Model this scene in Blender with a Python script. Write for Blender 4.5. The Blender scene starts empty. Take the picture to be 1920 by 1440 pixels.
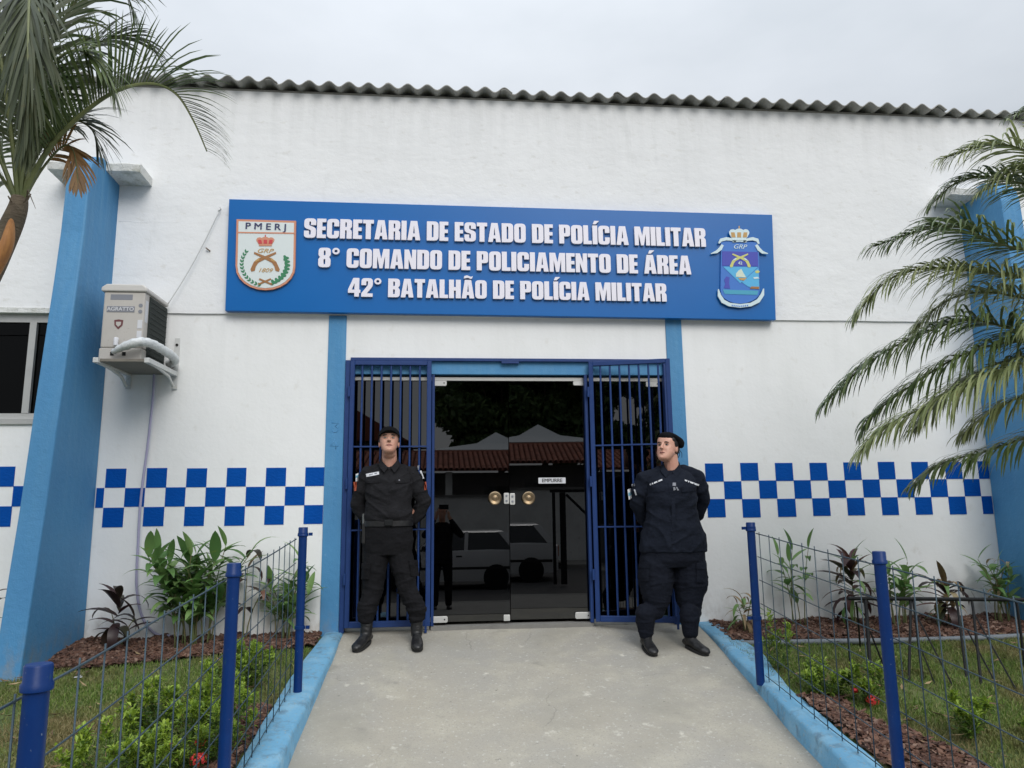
import bpy, bmesh, math, random
import numpy as np
from mathutils import Vector, Matrix, noise
random.seed(7); RNG = np.random.default_rng(7)
SC = bpy.context.scene
COL = SC.collection

# ------------------------------------------------------------------ camera
D, H, F = 6.5, 1.08, 1374.9
YAW, PITCH, ROLL = 0.0913, 0.16496, -0.01181
def _rot(yaw, pitch, roll):
    cy, sy, cp, sp = math.cos(yaw), math.sin(yaw), math.cos(pitch), math.sin(pitch)
    fwd = np.array([sy*cp, cy*cp, sp]); right = np.array([cy, -sy, 0.]); up = np.cross(right, fwd)
    cr, sr = math.cos(roll), math.sin(roll)
    return cr*right+sr*up, -sr*right+cr*up, fwd
CR, CU, CW = _rot(YAW, PITCH, ROLL)
CP = np.array([0., -D, H])
cam_d = bpy.data.cameras.new('camera'); cam = bpy.data.objects.new('camera', cam_d); COL.objects.link(cam)
cam_d.sensor_width = 36; cam_d.lens = F/1920*36; cam_d.clip_start = 0.05; cam_d.clip_end = 800
m = Matrix.Identity(4)
for i in range(3):
    m[i][0], m[i][1], m[i][2], m[i][3] = CR[i], CU[i], -CW[i], CP[i]
cam.matrix_world = m
SC.camera = cam

# ------------------------------------------------------------------ light
SUN_EL, SUN_AZ = math.radians(38), math.radians(163)       # compass angle of the veiled sun, behind the camera
world = bpy.data.worlds.new('World'); SC.world = world; world.use_nodes = True
nt = world.node_tree; nt.nodes.clear()
def N(nt, t, **k):
    n = nt.nodes.new(t)
    for a, b in k.items(): setattr(n, a, b)
    return n
out = N(nt, 'ShaderNodeOutputWorld'); bg = N(nt, 'ShaderNodeBackground'); bg.inputs[1].default_value = 0.1
sky = N(nt, 'ShaderNodeTexSky'); sky.sky_type = 'NISHITA'; sky.sun_disc = False
sky.sun_elevation = SUN_EL; sky.sun_rotation = SUN_AZ; sky.dust_density = 3
tc = N(nt, 'ShaderNodeTexCoord'); sep = N(nt, 'ShaderNodeSeparateXYZ')
nt.links.new(tc.outputs['Generated'], sep.inputs[0])
rmp = N(nt, 'ShaderNodeMapRange'); rmp.inputs[1].default_value = 0.0; rmp.inputs[2].default_value = 1
rmp.inputs[3].default_value = 5.6; rmp.inputs[4].default_value = 18
pw = N(nt, 'ShaderNodeMath', operation='POWER'); pw.inputs[1].default_value = 3.0; pw.use_clamp = True
cl = N(nt, 'ShaderNodeMath', operation='MAXIMUM'); cl.inputs[1].default_value = 0.0
nt.links.new(sep.outputs[2], cl.inputs[0]); nt.links.new(cl.outputs[0], pw.inputs[0]); nt.links.new(pw.outputs[0], rmp.inputs[0])
mp = N(nt, 'ShaderNodeMapping'); mp.inputs['Scale'].default_value = (1, 1, 2.2)
nz = N(nt, 'ShaderNodeTexNoise'); nz.inputs['Scale'].default_value = 2.4; nz.inputs['Detail'].default_value = 5; nz.inputs['Roughness'].default_value = .5
nt.links.new(tc.outputs['Generated'], mp.inputs[0]); nt.links.new(mp.outputs[0], nz.inputs[0])
cr_ = N(nt, 'ShaderNodeValToRGB')
cr_.color_ramp.elements[0].position = .34; cr_.color_ramp.elements[0].color = (.86, .925, 1.0, 1)
cr_.color_ramp.elements[1].position = .64; cr_.color_ramp.elements[1].color = (1.05, 1.11, 1.19, 1)
nt.links.new(nz.outputs[0], cr_.inputs[0])
vm = N(nt, 'ShaderNodeVectorMath', operation='SCALE')
nt.links.new(cr_.outputs[0], vm.inputs[0]); nt.links.new(rmp.outputs[0], vm.inputs['Scale'])
mx = N(nt, 'ShaderNodeMixRGB'); mx.inputs[0].default_value = .93
nt.links.new(sky.outputs[0], mx.inputs[1]); nt.links.new(vm.outputs[0], mx.inputs[2])
nt.links.new(mx.outputs[0], bg.inputs[0]); nt.links.new(bg.outputs[0], out.inputs[0])
sl = bpy.data.lights.new('sun', 'SUN'); sl.energy = 1.5; sl.angle = math.radians(32); sl.color = (1, .97, .93)
so = bpy.data.objects.new('sun', sl); COL.objects.link(so)
sdir = Vector((math.sin(SUN_AZ)*math.cos(SUN_EL), math.cos(SUN_AZ)*math.cos(SUN_EL), math.sin(SUN_EL)))
so.rotation_euler = sdir.to_track_quat('Z', 'Y').to_euler(); so.location = sdir*40
SC.view_settings.view_transform = 'Standard'; SC.view_settings.look = 'None'
SC.view_settings.exposure = 0.17; SC.view_settings.gamma = 1; SC.view_settings.use_curve_mapping = False

# ------------------------------------------------------------------ measuring helpers: a point of the place from its sight line
def ray(x, y): return (x-960)/F*CR+(720-y)/F*CU+CW
def atY(x, y, Y=0.): d = ray(x, y); return Vector(CP+d*((Y-CP[1])/d[1]))
def atZ(x, y, Z): d = ray(x, y); return Vector(CP+d*((Z-CP[2])/d[2]))
def atX(x, y, X): d = ray(x, y); return Vector(CP+d*((X-CP[0])/d[0]))
def atP(x, y, z0, s): d = ray(x, y); t = (z0+s*CP[1]-CP[2])/(d[2]-s*d[1]); return Vector(CP+d*t)
def zramp(y): return 0.045+0.165*max(y, -3.95)
def zkerb(y): return 0.06+0.11*y
def zlawn(y): return 0.03+0.11*y

# ------------------------------------------------------------------ objects
def tag(o, label=None, cat=None, group=None, kind=None):
    if label: o['label'] = label
    if cat: o['category'] = cat
    if group: o['group'] = group
    if kind: o['kind'] = kind
    return o
def empty(name, loc=(0, 0, 0), rz=0., **k):
    o = bpy.data.objects.new(name, None); COL.objects.link(o); o.location = loc; o.rotation_euler = (0, 0, rz)
    o.empty_display_size = .1
    return tag(o, **k)
def link(name, me, mat=None, parent=None, **k):
    o = bpy.data.objects.new(name, me); COL.objects.link(o)
    if mat is not None and len(me.materials) == 0:
        for q in (mat if isinstance(mat, (list, tuple)) else [mat]): me.materials.append(q)
    if parent is not None: o.parent = parent
    return tag(o, **k)
class MB:
    def __init__(s): s.v = []; s.f = []; s.m = []
    def add(s, v, f, mi=0):
        b = len(s.v); s.v += [tuple(p) for p in v]
        s.f += [tuple(i+b for i in q) for q in f]; s.m += [mi]*len(f); return s
    def box(s, a, b, mi=0, rot=None, piv=None):
        x0, y0, z0 = a; x1, y1, z1 = b
        v = [Vector(p) for p in ((x0,y0,z0),(x1,y0,z0),(x1,y1,z0),(x0,y1,z0),(x0,y0,z1),(x1,y0,z1),(x1,y1,z1),(x0,y1,z1))]
        if rot is not None:
            c = Vector(piv) if piv is not None else sum(v, Vector())/8
            v = [rot @ (p-c)+c for p in v]
        return s.add(v, [(0,3,2,1),(4,5,6,7),(0,1,5,4),(1,2,6,5),(2,3,7,6),(3,0,4,7)], mi)
    def tube(s, pts, r, n=10, cap=True, mi=0, flat=None):
        pts = [Vector(p) for p in pts]; k = len(pts)
        rr = list(r) if isinstance(r, (list, tuple)) else [r]*k
        t0 = (pts[1]-pts[0]).normalized()
        a = t0.cross(Vector((0, 0, 1)) if abs(t0.z) < .9 else Vector((1, 0, 0))).normalized()
        v = []
        for i, p in enumerate(pts):
            t = (pts[min(i+1, k-1)]-pts[max(i-1, 0)]).normalized()
            a = (a-t*a.dot(t)).normalized(); b = t.cross(a)
            for j in range(n):
                an = 2*math.pi*j/n
                v.append(p+(a*math.cos(an)+b*math.sin(an)*(flat or 1))*rr[i])
        f = [(i*n+j, i*n+(j+1) % n, (i+1)*n+(j+1) % n, (i+1)*n+j) for i in range(k-1) for j in range(n)]
        if cap: f += [tuple(range(n-1, -1, -1)), tuple((k-1)*n+j for j in range(n))]
        return s.add(v, f, mi)
    def prism(s, poly, off, mi=0):          # poly: 3D points of a planar outline, off: extrusion vector
        p = [Vector(q) for q in poly]; n = len(p); off = Vector(off)
        nrm = Vector((0, 0, 0))
        for i in range(n): nrm += p[i].cross(p[(i+1) % n])
        if nrm.dot(off) > 0: p = p[::-1]
        v = p+[q+off for q in p]
        f = [tuple(range(n)), tuple(range(2*n-1, n-1, -1))]+[(i+n, i+n if False else (i+1) % n+n, (i+1) % n, i) for i in range(n)]
        return s.add(v, f, mi)
    def lathe(s, prof, c=(0, 0, 0), n=20, axis='z', mi=0):
        c = Vector(c); v = []
        for r, h in prof:
            for j in range(n):
                an = 2*math.pi*j/n; x, y = r*math.cos(an), r*math.sin(an)
                v.append(c+(Vector((x, y, h)) if axis == 'z' else Vector((x, -h, y)) if axis == 'y' else Vector((h, x, y))))
        k = len(prof)
        f = [(i*n+j, i*n+(j+1) % n, (i+1)*n+(j+1) % n, (i+1)*n+j) for i in range(k-1) for j in range(n)]
        f += [tuple(range(n-1, -1, -1)), tuple((k-1)*n+j for j in range(n))]
        return s.add(v, f, mi)
    def sphere(s, c, r, n=12, mi=0):
        c = Vector(c); r = Vector(r) if not isinstance(r, (int, float)) else Vector((r, r, r)); v = []; m = n//2+1
        for i in range(m+1):
            th = math.pi*i/m
            for j in range(n):
                ph = 2*math.pi*j/n
                v.append(c+Vector((r.x*math.sin(th)*math.cos(ph), r.y*math.sin(th)*math.sin(ph), r.z*math.cos(th))))
        f = [(i*n+j, (i+1)*n+j, (i+1)*n+(j+1) % n, i*n+(j+1) % n) for i in range(m) for j in range(n)]
        return s.add(v, f, mi)
    def mesh(s, name='mesh', smooth=None):
        me = bpy.data.meshes.new(name); me.from_pydata([tuple(p) for p in s.v], [], s.f)
        if any(s.m): me.polygons.foreach_set('material_index', s.m)
        if smooth is not None:
            me.shade_smooth()
            if smooth < 179: me.set_sharp_from_angle(angle=math.radians(smooth))
        me.update(); return me
    def obj(s, name, mat, parent=None, smooth=None, bevel=None, **k):
        o = link(name, s.mesh(name, smooth), mat, parent, **k)
        if bevel:
            b = o.modifiers.new('bevel', 'BEVEL'); b.width = bevel; b.segments = 2; b.limit_method = 'ANGLE'
        return o
def box(name, a, b, mat, parent=None, bevel=None, **k): return MB().box(a, b).obj(name, mat, parent, bevel=bevel, **k)

# ------------------------------------------------------------------ materials
def mat(name, col, rough=.7, metal=0., bump=None, var=None, spec=.5, island=None, coat=0., extra=None, transl=0., cracks=False, grime=None):
    """bump=[(scale, distance, detail, (sx,sy,sz))...]; var=(scale, amount, colour2); island=(lo, hi colours) random per piece"""
    M = bpy.data.materials.new(name); M.use_nodes = True; t = M.node_tree; p = t.nodes['Principled BSDF']
    p.inputs['Base Color'].default_value = (*col, 1); p.inputs['Roughness'].default_value = rough
    p.inputs['Metallic'].default_value = metal; p.inputs['Specular IOR Level'].default_value = spec
    p.inputs['Coat Weight'].default_value = coat
    c = N(t, 'ShaderNodeTexCoord'); src = None
    if island:
        g = N(t, 'ShaderNodeNewGeometry'); r = N(t, 'ShaderNodeValToRGB'); e = r.color_ramp.elements
        for i, q in enumerate(island):
            if i > 1: e.new(i/(len(island)-1))
        for i, q in enumerate(island):
            e[i].position = i/(len(island)-1); e[i].color = (*q, 1)
        if extra == 'object':
            oi = N(t, 'ShaderNodeObjectInfo'); t.links.new(oi.outputs['Random'], r.inputs[0])
        else: t.links.new(g.outputs['Random Per Island'], r.inputs[0])
        src = r.outputs[0]
    for v in (var if isinstance(var, list) else [var] if var else []):
        sc, lo, hi, col2 = v[:4]; st = v[4] if len(v) > 4 else (1, 1, 1)
        mpn = N(t, 'ShaderNodeMapping'); mpn.inputs['Scale'].default_value = st
        n = N(t, 'ShaderNodeTexNoise'); n.inputs['Scale'].default_value = sc; n.inputs['Detail'].default_value = 6; n.inputs['Roughness'].default_value = .6
        t.links.new(c.outputs['Object'], mpn.inputs[0]); t.links.new(mpn.outputs[0], n.inputs[0])
        mr = N(t, 'ShaderNodeMapRange'); mr.inputs[1].default_value = lo; mr.inputs[2].default_value = hi
        t.links.new(n.outputs[0], mr.inputs[0])
        x = N(t, 'ShaderNodeMixRGB'); x.inputs[2].default_value = (*col2, 1); t.links.new(mr.outputs[0], x.inputs[0])
        if src is None: x.inputs[1].default_value = (*col, 1)
        else: t.links.new(src, x.inputs[1])
        src = x.outputs[0]
    for (z0, z1, gcol, gst, amt) in (grime or []):
        sx = N(t, 'ShaderNodeSeparateXYZ'); t.links.new(c.outputs['Object'], sx.inputs[0])
        g1 = N(t, 'ShaderNodeMapRange'); g1.inputs[1].default_value = z0; g1.inputs[2].default_value = z1; t.links.new(sx.outputs[2], g1.inputs[0])
        gm = N(t, 'ShaderNodeMapping'); gm.inputs['Scale'].default_value = gst; gn = N(t, 'ShaderNodeTexNoise'); gn.inputs['Scale'].default_value = 1; gn.inputs['Detail'].default_value = 7; gn.inputs['Roughness'].default_value = .65
        t.links.new(c.outputs['Object'], gm.inputs[0]); t.links.new(gm.outputs[0], gn.inputs[0])
        g2 = N(t, 'ShaderNodeMapRange'); g2.inputs[1].default_value = .44; g2.inputs[2].default_value = .72; g2.inputs[4].default_value = amt; t.links.new(gn.outputs[0], g2.inputs[0])
        gx_ = N(t, 'ShaderNodeMath', operation='MULTIPLY'); t.links.new(g1.outputs[0], gx_.inputs[0]); t.links.new(g2.outputs[0], gx_.inputs[1])
        x = N(t, 'ShaderNodeMixRGB'); x.inputs[2].default_value = (*gcol, 1); t.links.new(gx_.outputs[0], x.inputs[0]); t.links.new(src, x.inputs[1]); src = x.outputs[0]
    if cracks:
        nd = N(t, 'ShaderNodeTexNoise'); nd.inputs['Scale'].default_value = 3; nd.inputs['Detail'].default_value = 5
        mxv = N(t, 'ShaderNodeMixRGB'); mxv.inputs[0].default_value = .25; t.links.new(c.outputs['Object'], nd.inputs[0]); t.links.new(c.outputs['Object'], mxv.inputs[1]); t.links.new(nd.outputs['Color'], mxv.inputs[2])
        vo = N(t, 'ShaderNodeTexVoronoi'); vo.feature = 'DISTANCE_TO_EDGE'; vo.inputs['Scale'].default_value = .85; t.links.new(mxv.outputs[0], vo.inputs['Vector'])
        mr = N(t, 'ShaderNodeMapRange'); mr.inputs[1].default_value = .0; mr.inputs[2].default_value = .0045; mr.inputs[3].default_value = 1; mr.inputs[4].default_value = 0; t.links.new(vo.outputs[0], mr.inputs[0])
        nm = N(t, 'ShaderNodeTexNoise'); nm.inputs['Scale'].default_value = 1.6; t.links.new(c.outputs['Object'], nm.inputs[0])
        m2 = N(t, 'ShaderNodeMapRange'); m2.inputs[1].default_value = .5; m2.inputs[2].default_value = .62; m2.inputs[4].default_value = .42; t.links.new(nm.outputs[0], m2.inputs[0])
        ml = N(t, 'ShaderNodeMath', operation='MULTIPLY'); t.links.new(mr.outputs[0], ml.inputs[0]); t.links.new(m2.outputs[0], ml.inputs[1])
        x = N(t, 'ShaderNodeMixRGB'); x.inputs[2].default_value = (.13, .125, .115, 1); t.links.new(ml.outputs[0], x.inputs[0]); t.links.new(src, x.inputs[1]); src = x.outputs[0]
    if src is not None: t.links.new(src, p.inputs['Base Color'])
    prev = None
    for b in (bump or []):
        sc, dist, det = b[:3]; st = b[3] if len(b) > 3 else (1, 1, 1)
        mpn = N(t, 'ShaderNodeMapping'); mpn.inputs['Scale'].default_value = st
        n = N(t, 'ShaderNodeTexNoise'); n.inputs['Scale'].default_value = sc; n.inputs['Detail'].default_value = det
        bm = N(t, 'ShaderNodeBump'); bm.inputs['Distance'].default_value = dist; bm.inputs['Strength'].default_value = 1
        t.links.new(c.outputs['Object'], mpn.inputs[0]); t.links.new(mpn.outputs[0], n.inputs[0]); t.links.new(n.outputs[0], bm.inputs['Height'])
        if prev: t.links.new(prev, bm.inputs['Normal'])
        prev = bm.outputs[0]
    if prev: t.links.new(prev, p.inputs['Normal'])
    if transl:
        o = t.nodes['Material Output']; tr = N(t, 'ShaderNodeBsdfTranslucent'); ms = N(t, 'ShaderNodeMixShader'); ms.inputs[0].default_value = transl
        if src is not None: t.links.new(src, tr.inputs[0])
        else: tr.inputs[0].default_value = (*col, 1)
        t.links.new(p.outputs[0], ms.inputs[1]); t.links.new(tr.outputs[0], ms.inputs[2]); t.links.new(ms.outputs[0], o.inputs[0])
    return M
def glassmat(name, tint, refl_ior=1.5, rough=0.0):
    M = bpy.data.materials.new(name); M.use_nodes = True; t = M.node_tree; t.nodes.clear()
    o = N(t, 'ShaderNodeOutputMaterial'); fr = N(t, 'ShaderNodeFresnel'); fr.inputs[0].default_value = refl_ior
    a = N(t, 'ShaderNodeBsdfTransparent'); a.inputs[0].default_value = (*tint, 1)
    g = N(t, 'ShaderNodeBsdfGlossy'); g.inputs['Roughness'].default_value = rough; g.inputs[0].default_value = (1, 1, 1, 1)
    x = N(t, 'ShaderNodeMixShader'); t.links.new(fr.outputs[0], x.inputs[0]); t.links.new(a.outputs[0], x.inputs[1]); t.links.new(g.outputs[0], x.inputs[2]); t.links.new(x.outputs[0], o.inputs[0])
    return M
WHITE = (.83, .84, .84)
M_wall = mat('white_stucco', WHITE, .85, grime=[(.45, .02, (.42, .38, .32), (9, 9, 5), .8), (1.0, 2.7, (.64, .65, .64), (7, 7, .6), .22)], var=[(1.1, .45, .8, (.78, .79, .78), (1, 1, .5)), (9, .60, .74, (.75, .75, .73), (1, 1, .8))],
             bump=[(5, .0045, 3), (34, .0012, 4), (140, .0004, 2)], spec=.25)
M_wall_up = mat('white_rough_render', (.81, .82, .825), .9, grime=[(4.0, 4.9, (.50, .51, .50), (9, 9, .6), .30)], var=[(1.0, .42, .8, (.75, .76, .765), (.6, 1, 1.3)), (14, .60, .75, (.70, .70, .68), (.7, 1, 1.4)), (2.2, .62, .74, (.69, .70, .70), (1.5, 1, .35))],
                bump=[(4, .009, 4, (.8, 1, 1.1)), (22, .0028, 5, (.8, 1, 1.1)), (100, .0007, 2)], spec=.2)
M_ltblue = mat('light_blue_paint', (.075, .26, .49), .6, grime=[(.30, -.05, (.24, .25, .24), (12, 12, 6), .9), (.3, 4.0, (.15, .34, .52), (16, 16, 1.2), .6), (1.5, 4.0, (.05, .17, .34), (5, 5, .6), .5)], var=[(2.2, .4, .75, (.066, .23, .45)), (30, .66, .74, (.14, .32, .52))], bump=[(20, .004, 4), (90, .0012, 2)], spec=.35)
M_kerb = mat('kerb_blue_paint', (.15, .36, .54), .75, var=[(5, .46, .7, (.24, .44, .58)), (11, .52, .68, (.13, .24, .33)), (60, .58, .70, (.30, .36, .38)), (30, .64, .72, (.26, .25, .21))], bump=[(12, .008, 5), (60, .003, 3)], spec=.3)
M_checker = mat('royal_blue_paint', (.0, .075, .37), .7, var=(4, .35, .75, (.0, .062, .32)), bump=[(38, .004, 4, (.8, 1, 1.5)), (150, .001, 2)], spec=.1)
M_gate = mat('navy_gate_enamel', (.013, .042, .16), .45, spec=.35, var=(12, .5, .8, (.018, .055, .19)), bump=[(60, .0008, 2)])
M_post = mat('blue_post_enamel', (.001, .026, .135), .42, spec=.28, var=[(9, .5, .8, (.002, .034, .16)), (70, .68, .74, (.15, .2, .28)), (24, .66, .72, (.010, .045, .12)), (140, .70, .76, (.24, .17, .12))], bump=[(40, .0008, 2)])
M_wire = mat('grey_green_wire', (.045, .075, .095), .5, metal=.3, var=(30, .5, .8, (.03, .06, .11)))
M_sign = mat('sign_blue_acrylic', (.0, .118, .40), .32, spec=.35, var=(1.2, .4, .8, (.0, .13, .43)))
M_letter = mat('letter_white', (.80, .78, .86), .45)
M_letter_edge = mat('letter_edge', (.50, .50, .56), .5)
M_conc = mat('ramp_concrete', (.39, .36, .298), .88, cracks=True,
             var=[(.9, .35, .75, (.33, .325, .305)), (3.0, .48, .72, (.45, .42, .345)), (90, .52, .70, (.29, .28, .25)), (45, .60, .70, (.55, .54, .49)), (9, .64, .74, (.60, .575, .50)), (1.6, .5, .75, (.31, .295, .25)), (24, .66, .74, (.18, .17, .15)), (3.3, .64, .78, (.25, .24, .21))],
             bump=[(8, .006, 4), (120, .0022, 3)], spec=.25)
M_corbel = mat('rough_white_slab', (.66, .67, .65), .9, var=[(10, .5, .72, (.42, .43, .38)), (30, .6, .75, (.28, .28, .24))], bump=[(14, .015, 5), (50, .006, 4)])
M_roof = mat('fibre_cement', (.34, .335, .31), .95, var=[(6, .45, .78, (.17, .165, .15)), (25, .58, .75, (.36, .355, .33))], bump=[(40, .003, 4)])
M_alu = mat('aluminium', (.50, .50, .48), .4, metal=.6, var=(8, .5, .8, (.42, .42, .41)))
M_steelw = mat('white_patch_fitting', (.62, .62, .60), .35, metal=.3)
M_brass = mat('aged_brass', (.36, .27, .17), .28, metal=.9, var=(25, .45, .75, (.24, .17, .10)))
M_glass = glassmat('tinted_glass', (.05, .055, .06), 1.78)
M_wglass = glassmat('window_glass', (.08, .085, .09), 1.22)
M_black = mat('black_enamel', (.008, .009, .010), .6, spec=.25)
M_blackm = mat('black_rubber', (.010, .010, .010), .7)
M_ac = mat('cream_plastic', (.50, .475, .44), .5, var=[(3, .45, .8, (.44, .415, .385)), (40, .64, .74, (.33, .31, .28))])
M_actop = mat('pale_plastic', (.56, .545, .52), .5, var=(5, .5, .8, (.45, .44, .42)))
M_accoil = mat('condenser_coil', (.030, .040, .038), .6, metal=.4, var=(40, .5, .8, (.05, .06, .055)))
M_accoil2 = mat('coil_fin', (.06, .072, .07), .55, metal=.5)
M_bracket = mat('bracket_paint', (.60, .61, .60), .55, var=(20, .6, .8, (.40, .37, .32)))
M_plank = mat('weathered_board', (.22, .20, .17), .85, var=(12, .4, .75, (.15, .14, .12), (1, 8, 1)))
M_insul = mat('white_foil_wrap', (.66, .69, .70), .45, bump=[(30, .008, 4)], var=(12, .5, .75, (.50, .53, .56)))
M_hose = mat('lilac_hose', (.36, .35, .50), .5)
M_cable = mat('dirty_white_cable', (.55, .56, .55), .6)
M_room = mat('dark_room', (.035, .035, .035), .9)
M_mulch = mat('pine_bark', (.12, .06, .04), .95, island=[(.04, .022, .017), (.105, .05, .034), (.17, .092, .062), (.075, .037, .028), (.25, .165, .125)])
M_soil = mat('soil', (.07, .042, .03), .95, var=(30, .4, .7, (.12, .065, .045)), bump=[(40, .02, 5)])
M_lawn = mat('lawn_soil', (.10, .14, .035), .95, var=[(2.2, .50, .70, (.18, .16, .07)), (25, .45, .7, (.045, .06, .018))], bump=[(60, .02, 4)])
M_grass = mat('grass_blade', (.07, .11, .02), .7, island=[(.075, .145, .022), (.13, .215, .034), (.19, .275, .052), (.28, .27, .12), (.115, .20, .036)], transl=.25,
              var=(1.3, .50, .66, (.24, .20, .09)))
M_edging = mat('grey_border_strip', (.17, .19, .21), .7)
M_street = mat('asphalt', (.050, .050, .052), .9, var=(3, .4, .75, (.065, .064, .062)), bump=[(80, .006, 3)])
M_side = mat('pavement', (.22, .215, .20), .9, var=(4, .4, .75, (.17, .165, .155)), bump=[(50, .004, 3)])
M_skin_m = mat('skin_man', (.52, .285, .205), .5, var=(14, .45, .8, (.46, .20, .15)), spec=.45, bump=[(160, .0006, 2)])
M_skin_w = mat('skin_woman', (.62, .345, .255), .46, var=(14, .45, .8, (.56, .26, .20)), spec=.45, bump=[(160, .0005, 2)])
def fabric(n, c, c2): return mat(n, c, .92, var=[(7, .42, .72, c2)], bump=[(9, .020, 3, (1, 1, 1.5)), (30, .005, 3, (1, 1, 1.3)), (420, .0006, 1)], spec=.2)
M_shirt_m = fabric('black_shirt', (.0115, .0115, .0135), (.017, .017, .0195))
M_trous_m = fabric('black_trousers', (.007, .007, .0085), (.010, .010, .012))
M_shirt_w = fabric('navy_jacket', (.007, .0098, .018), (.011, .0145, .025))
M_trous_w = fabric('navy_trousers', (.0055, .0072, .0135), (.008, .0105, .018))
M_boot = mat('black_leather', (.010, .010, .011), .42, bump=[(40, .003, 3)], var=(18, .5, .8, (.02, .02, .02)))
M_sole = mat('boot_sole', (.012, .012, .012), .8)
M_cap = mat('black_cap', (.006, .006, .007), 1.0, spec=.15, bump=[(60, .002, 2)])
M_hair = mat('dark_hair', (.009, .006, .005), .5, bump=[(90, .003, 3, (1, 1, .2))])
M_lip = mat('lips', (.33, .12, .10), .45); M_eye = mat('eye_white', (.45, .42, .39), .3); M_iris = mat('iris', (.012, .008, .006), .2)
M_patchw = mat('patch_white', (.62, .63, .66), .8); M_patchb = mat('patch_blue', (.10, .32, .45), .8); M_patcho = mat('patch_orange', (.42, .09, .04), .8)
M_greytext = mat('patch_grey', (.22, .23, .26), .8)
def leafmat(n, a, b, c=None, rough=.42, tr=.22, ob=True): return mat(n, a, rough, island=[a, b] + ([c] if c else []), extra='object' if ob else None, transl=tr, spec=.45, var=(20, .62, .8, (min(a[0]*1.8+.03, 1), a[1]*1.1+.02, a[2]*.8)))
M_ginger = leafmat('ginger_leaf', (.085, .19, .055), (.15, .28, .085), (.24, .38, .13), tr=.32)
M_cord = leafmat('dark_cordyline_leaf', (.030, .020, .020), (.065, .028, .030), (.040, .050, .026))
M_redc = leafmat('red_cordyline_leaf', (.060, .020, .024), (.17, .07, .05), (.10, .12, .04))
M_dry = leafmat('dry_leaf', (.34, .26, .15), (.24, .16, .08), (.40, .33, .2), rough=.8)
M_stem = mat('green_stem', (.11, .14, .05), .6, var=(14, .45, .7, (.20, .13, .06)))
M_shrub = mat('ixora_leaf', (.05, .11, .02), .45, island=[(.035, .080, .016), (.07, .14, .024), (.13, .22, .030), (.24, .35, .04)], transl=.3)
M_shruby = mat('ixora_young_leaf', (.18, .28, .03), .45, island=[(.13, .22, .025), (.25, .37, .04), (.38, .50, .065)], transl=.35)
M_flower = mat('scarlet_flower', (.62, .03, .03), .6, island=[(.48, .018, .022), (.70, .05, .045)], transl=.15)
M_palm = leafmat('palm_leaflet', (.060, .098, .032), (.10, .145, .048), (.155, .20, .07), ob=False)
M_palmd = leafmat('palm_leaflet_dull', (.035, .050, .022), (.055, .072, .032), (.080, .094, .046), ob=False, tr=.15)
M_palmr = leafmat('palm_leaflet_light', (.15, .19, .075), (.25, .29, .12), (.38, .41, .20), ob=False)
M_palmb = leafmat('palm_leaflet_brown', (.22, .12, .045), (.32, .17, .05), (.14, .10, .05), ob=False)
M_rachis = mat('palm_rachis', (.16, .18, .07), .5, var=(8, .45, .75, (.11, .14, .05)))
M_trunk = mat('palm_trunk', (.13, .10, .07), .9, var=[(9, .4, .7, (.20, .16, .11)), (3, .5, .7, (.08, .07, .05))], bump=[(16, .01, 4, (1, 1, 6))])
M_sheath = mat('orange_sheath', (.42, .19, .055), .65, var=(7, .4, .75, (.26, .11, .04), (6, 6, 1)), bump=[(25, .004, 3, (5, 5, 1))])
M_bark = mat('bark', (.10, .075, .055), .9, bump=[(20, .02, 4)])
M_crown = mat('tree_leaf', (.03, .055, .016), .6, island=[(.035, .075, .020), (.07, .125, .035), (.12, .18, .055)], transl=.2)
M_tile = mat('terracotta', (.28, .085, .05), .85, island=[(.20, .06, .04), (.31, .10, .06), (.25, .085, .055)], extra='object')
M_cwall = mat('compound_wall', (.62, .62, .61), .9, var=[(1, .4, .8, (.42, .42, .41)), (8, .6, .8, (.32, .32, .3))], bump=[(20, .005, 4)])
M_hwall = mat('house_wall', (.15, .145, .14), .9); M_tent = mat('tent_canvas', (.62, .64, .65), .8)
M_car = mat('white_car_paint', (.50, .50, .51), .3, coat=.5); M_cglass = mat('car_glass', (.035, .04, .045), .08); M_rim = mat('wheel_rim', (.3, .3, .31), .4, metal=.6)
def flat(n, c): return mat(n, c, .55)

# ================================================================== SETTING
# one ground sheet to the horizon, street and pavements stacked on it
link('ground', MB().add([(-220, -220, -1.0), (220, -220, -1.0), (220, 220, -1.0), (-220, 220, -1.0)], [(0, 1, 2, 3)]).mesh(), M_side, kind='structure')
link('street', MB().add([(-200, -16, -.95), (200, -16, -.95), (200, -8.6, -.95), (-200, -8.6, -.95)], [(0, 1, 2, 3)]).mesh(), M_street, kind='structure')
MB().box((-60, -8.75, -1), (60, -8.6, -.81)).obj('kerb', M_side, kind='structure', bevel=.01)
link('pavement', MB().add([(-60, -8.6, -.815), (60, -8.6, -.815), (60, -5.4, -.60), (-60, -5.4, -.60)], [(0, 1, 2, 3)]).mesh(), M_side, kind='structure')
MB().box((-60, -17, -1), (60, -15.5, -.84)).obj('pavement', M_side, kind='structure')

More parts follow.
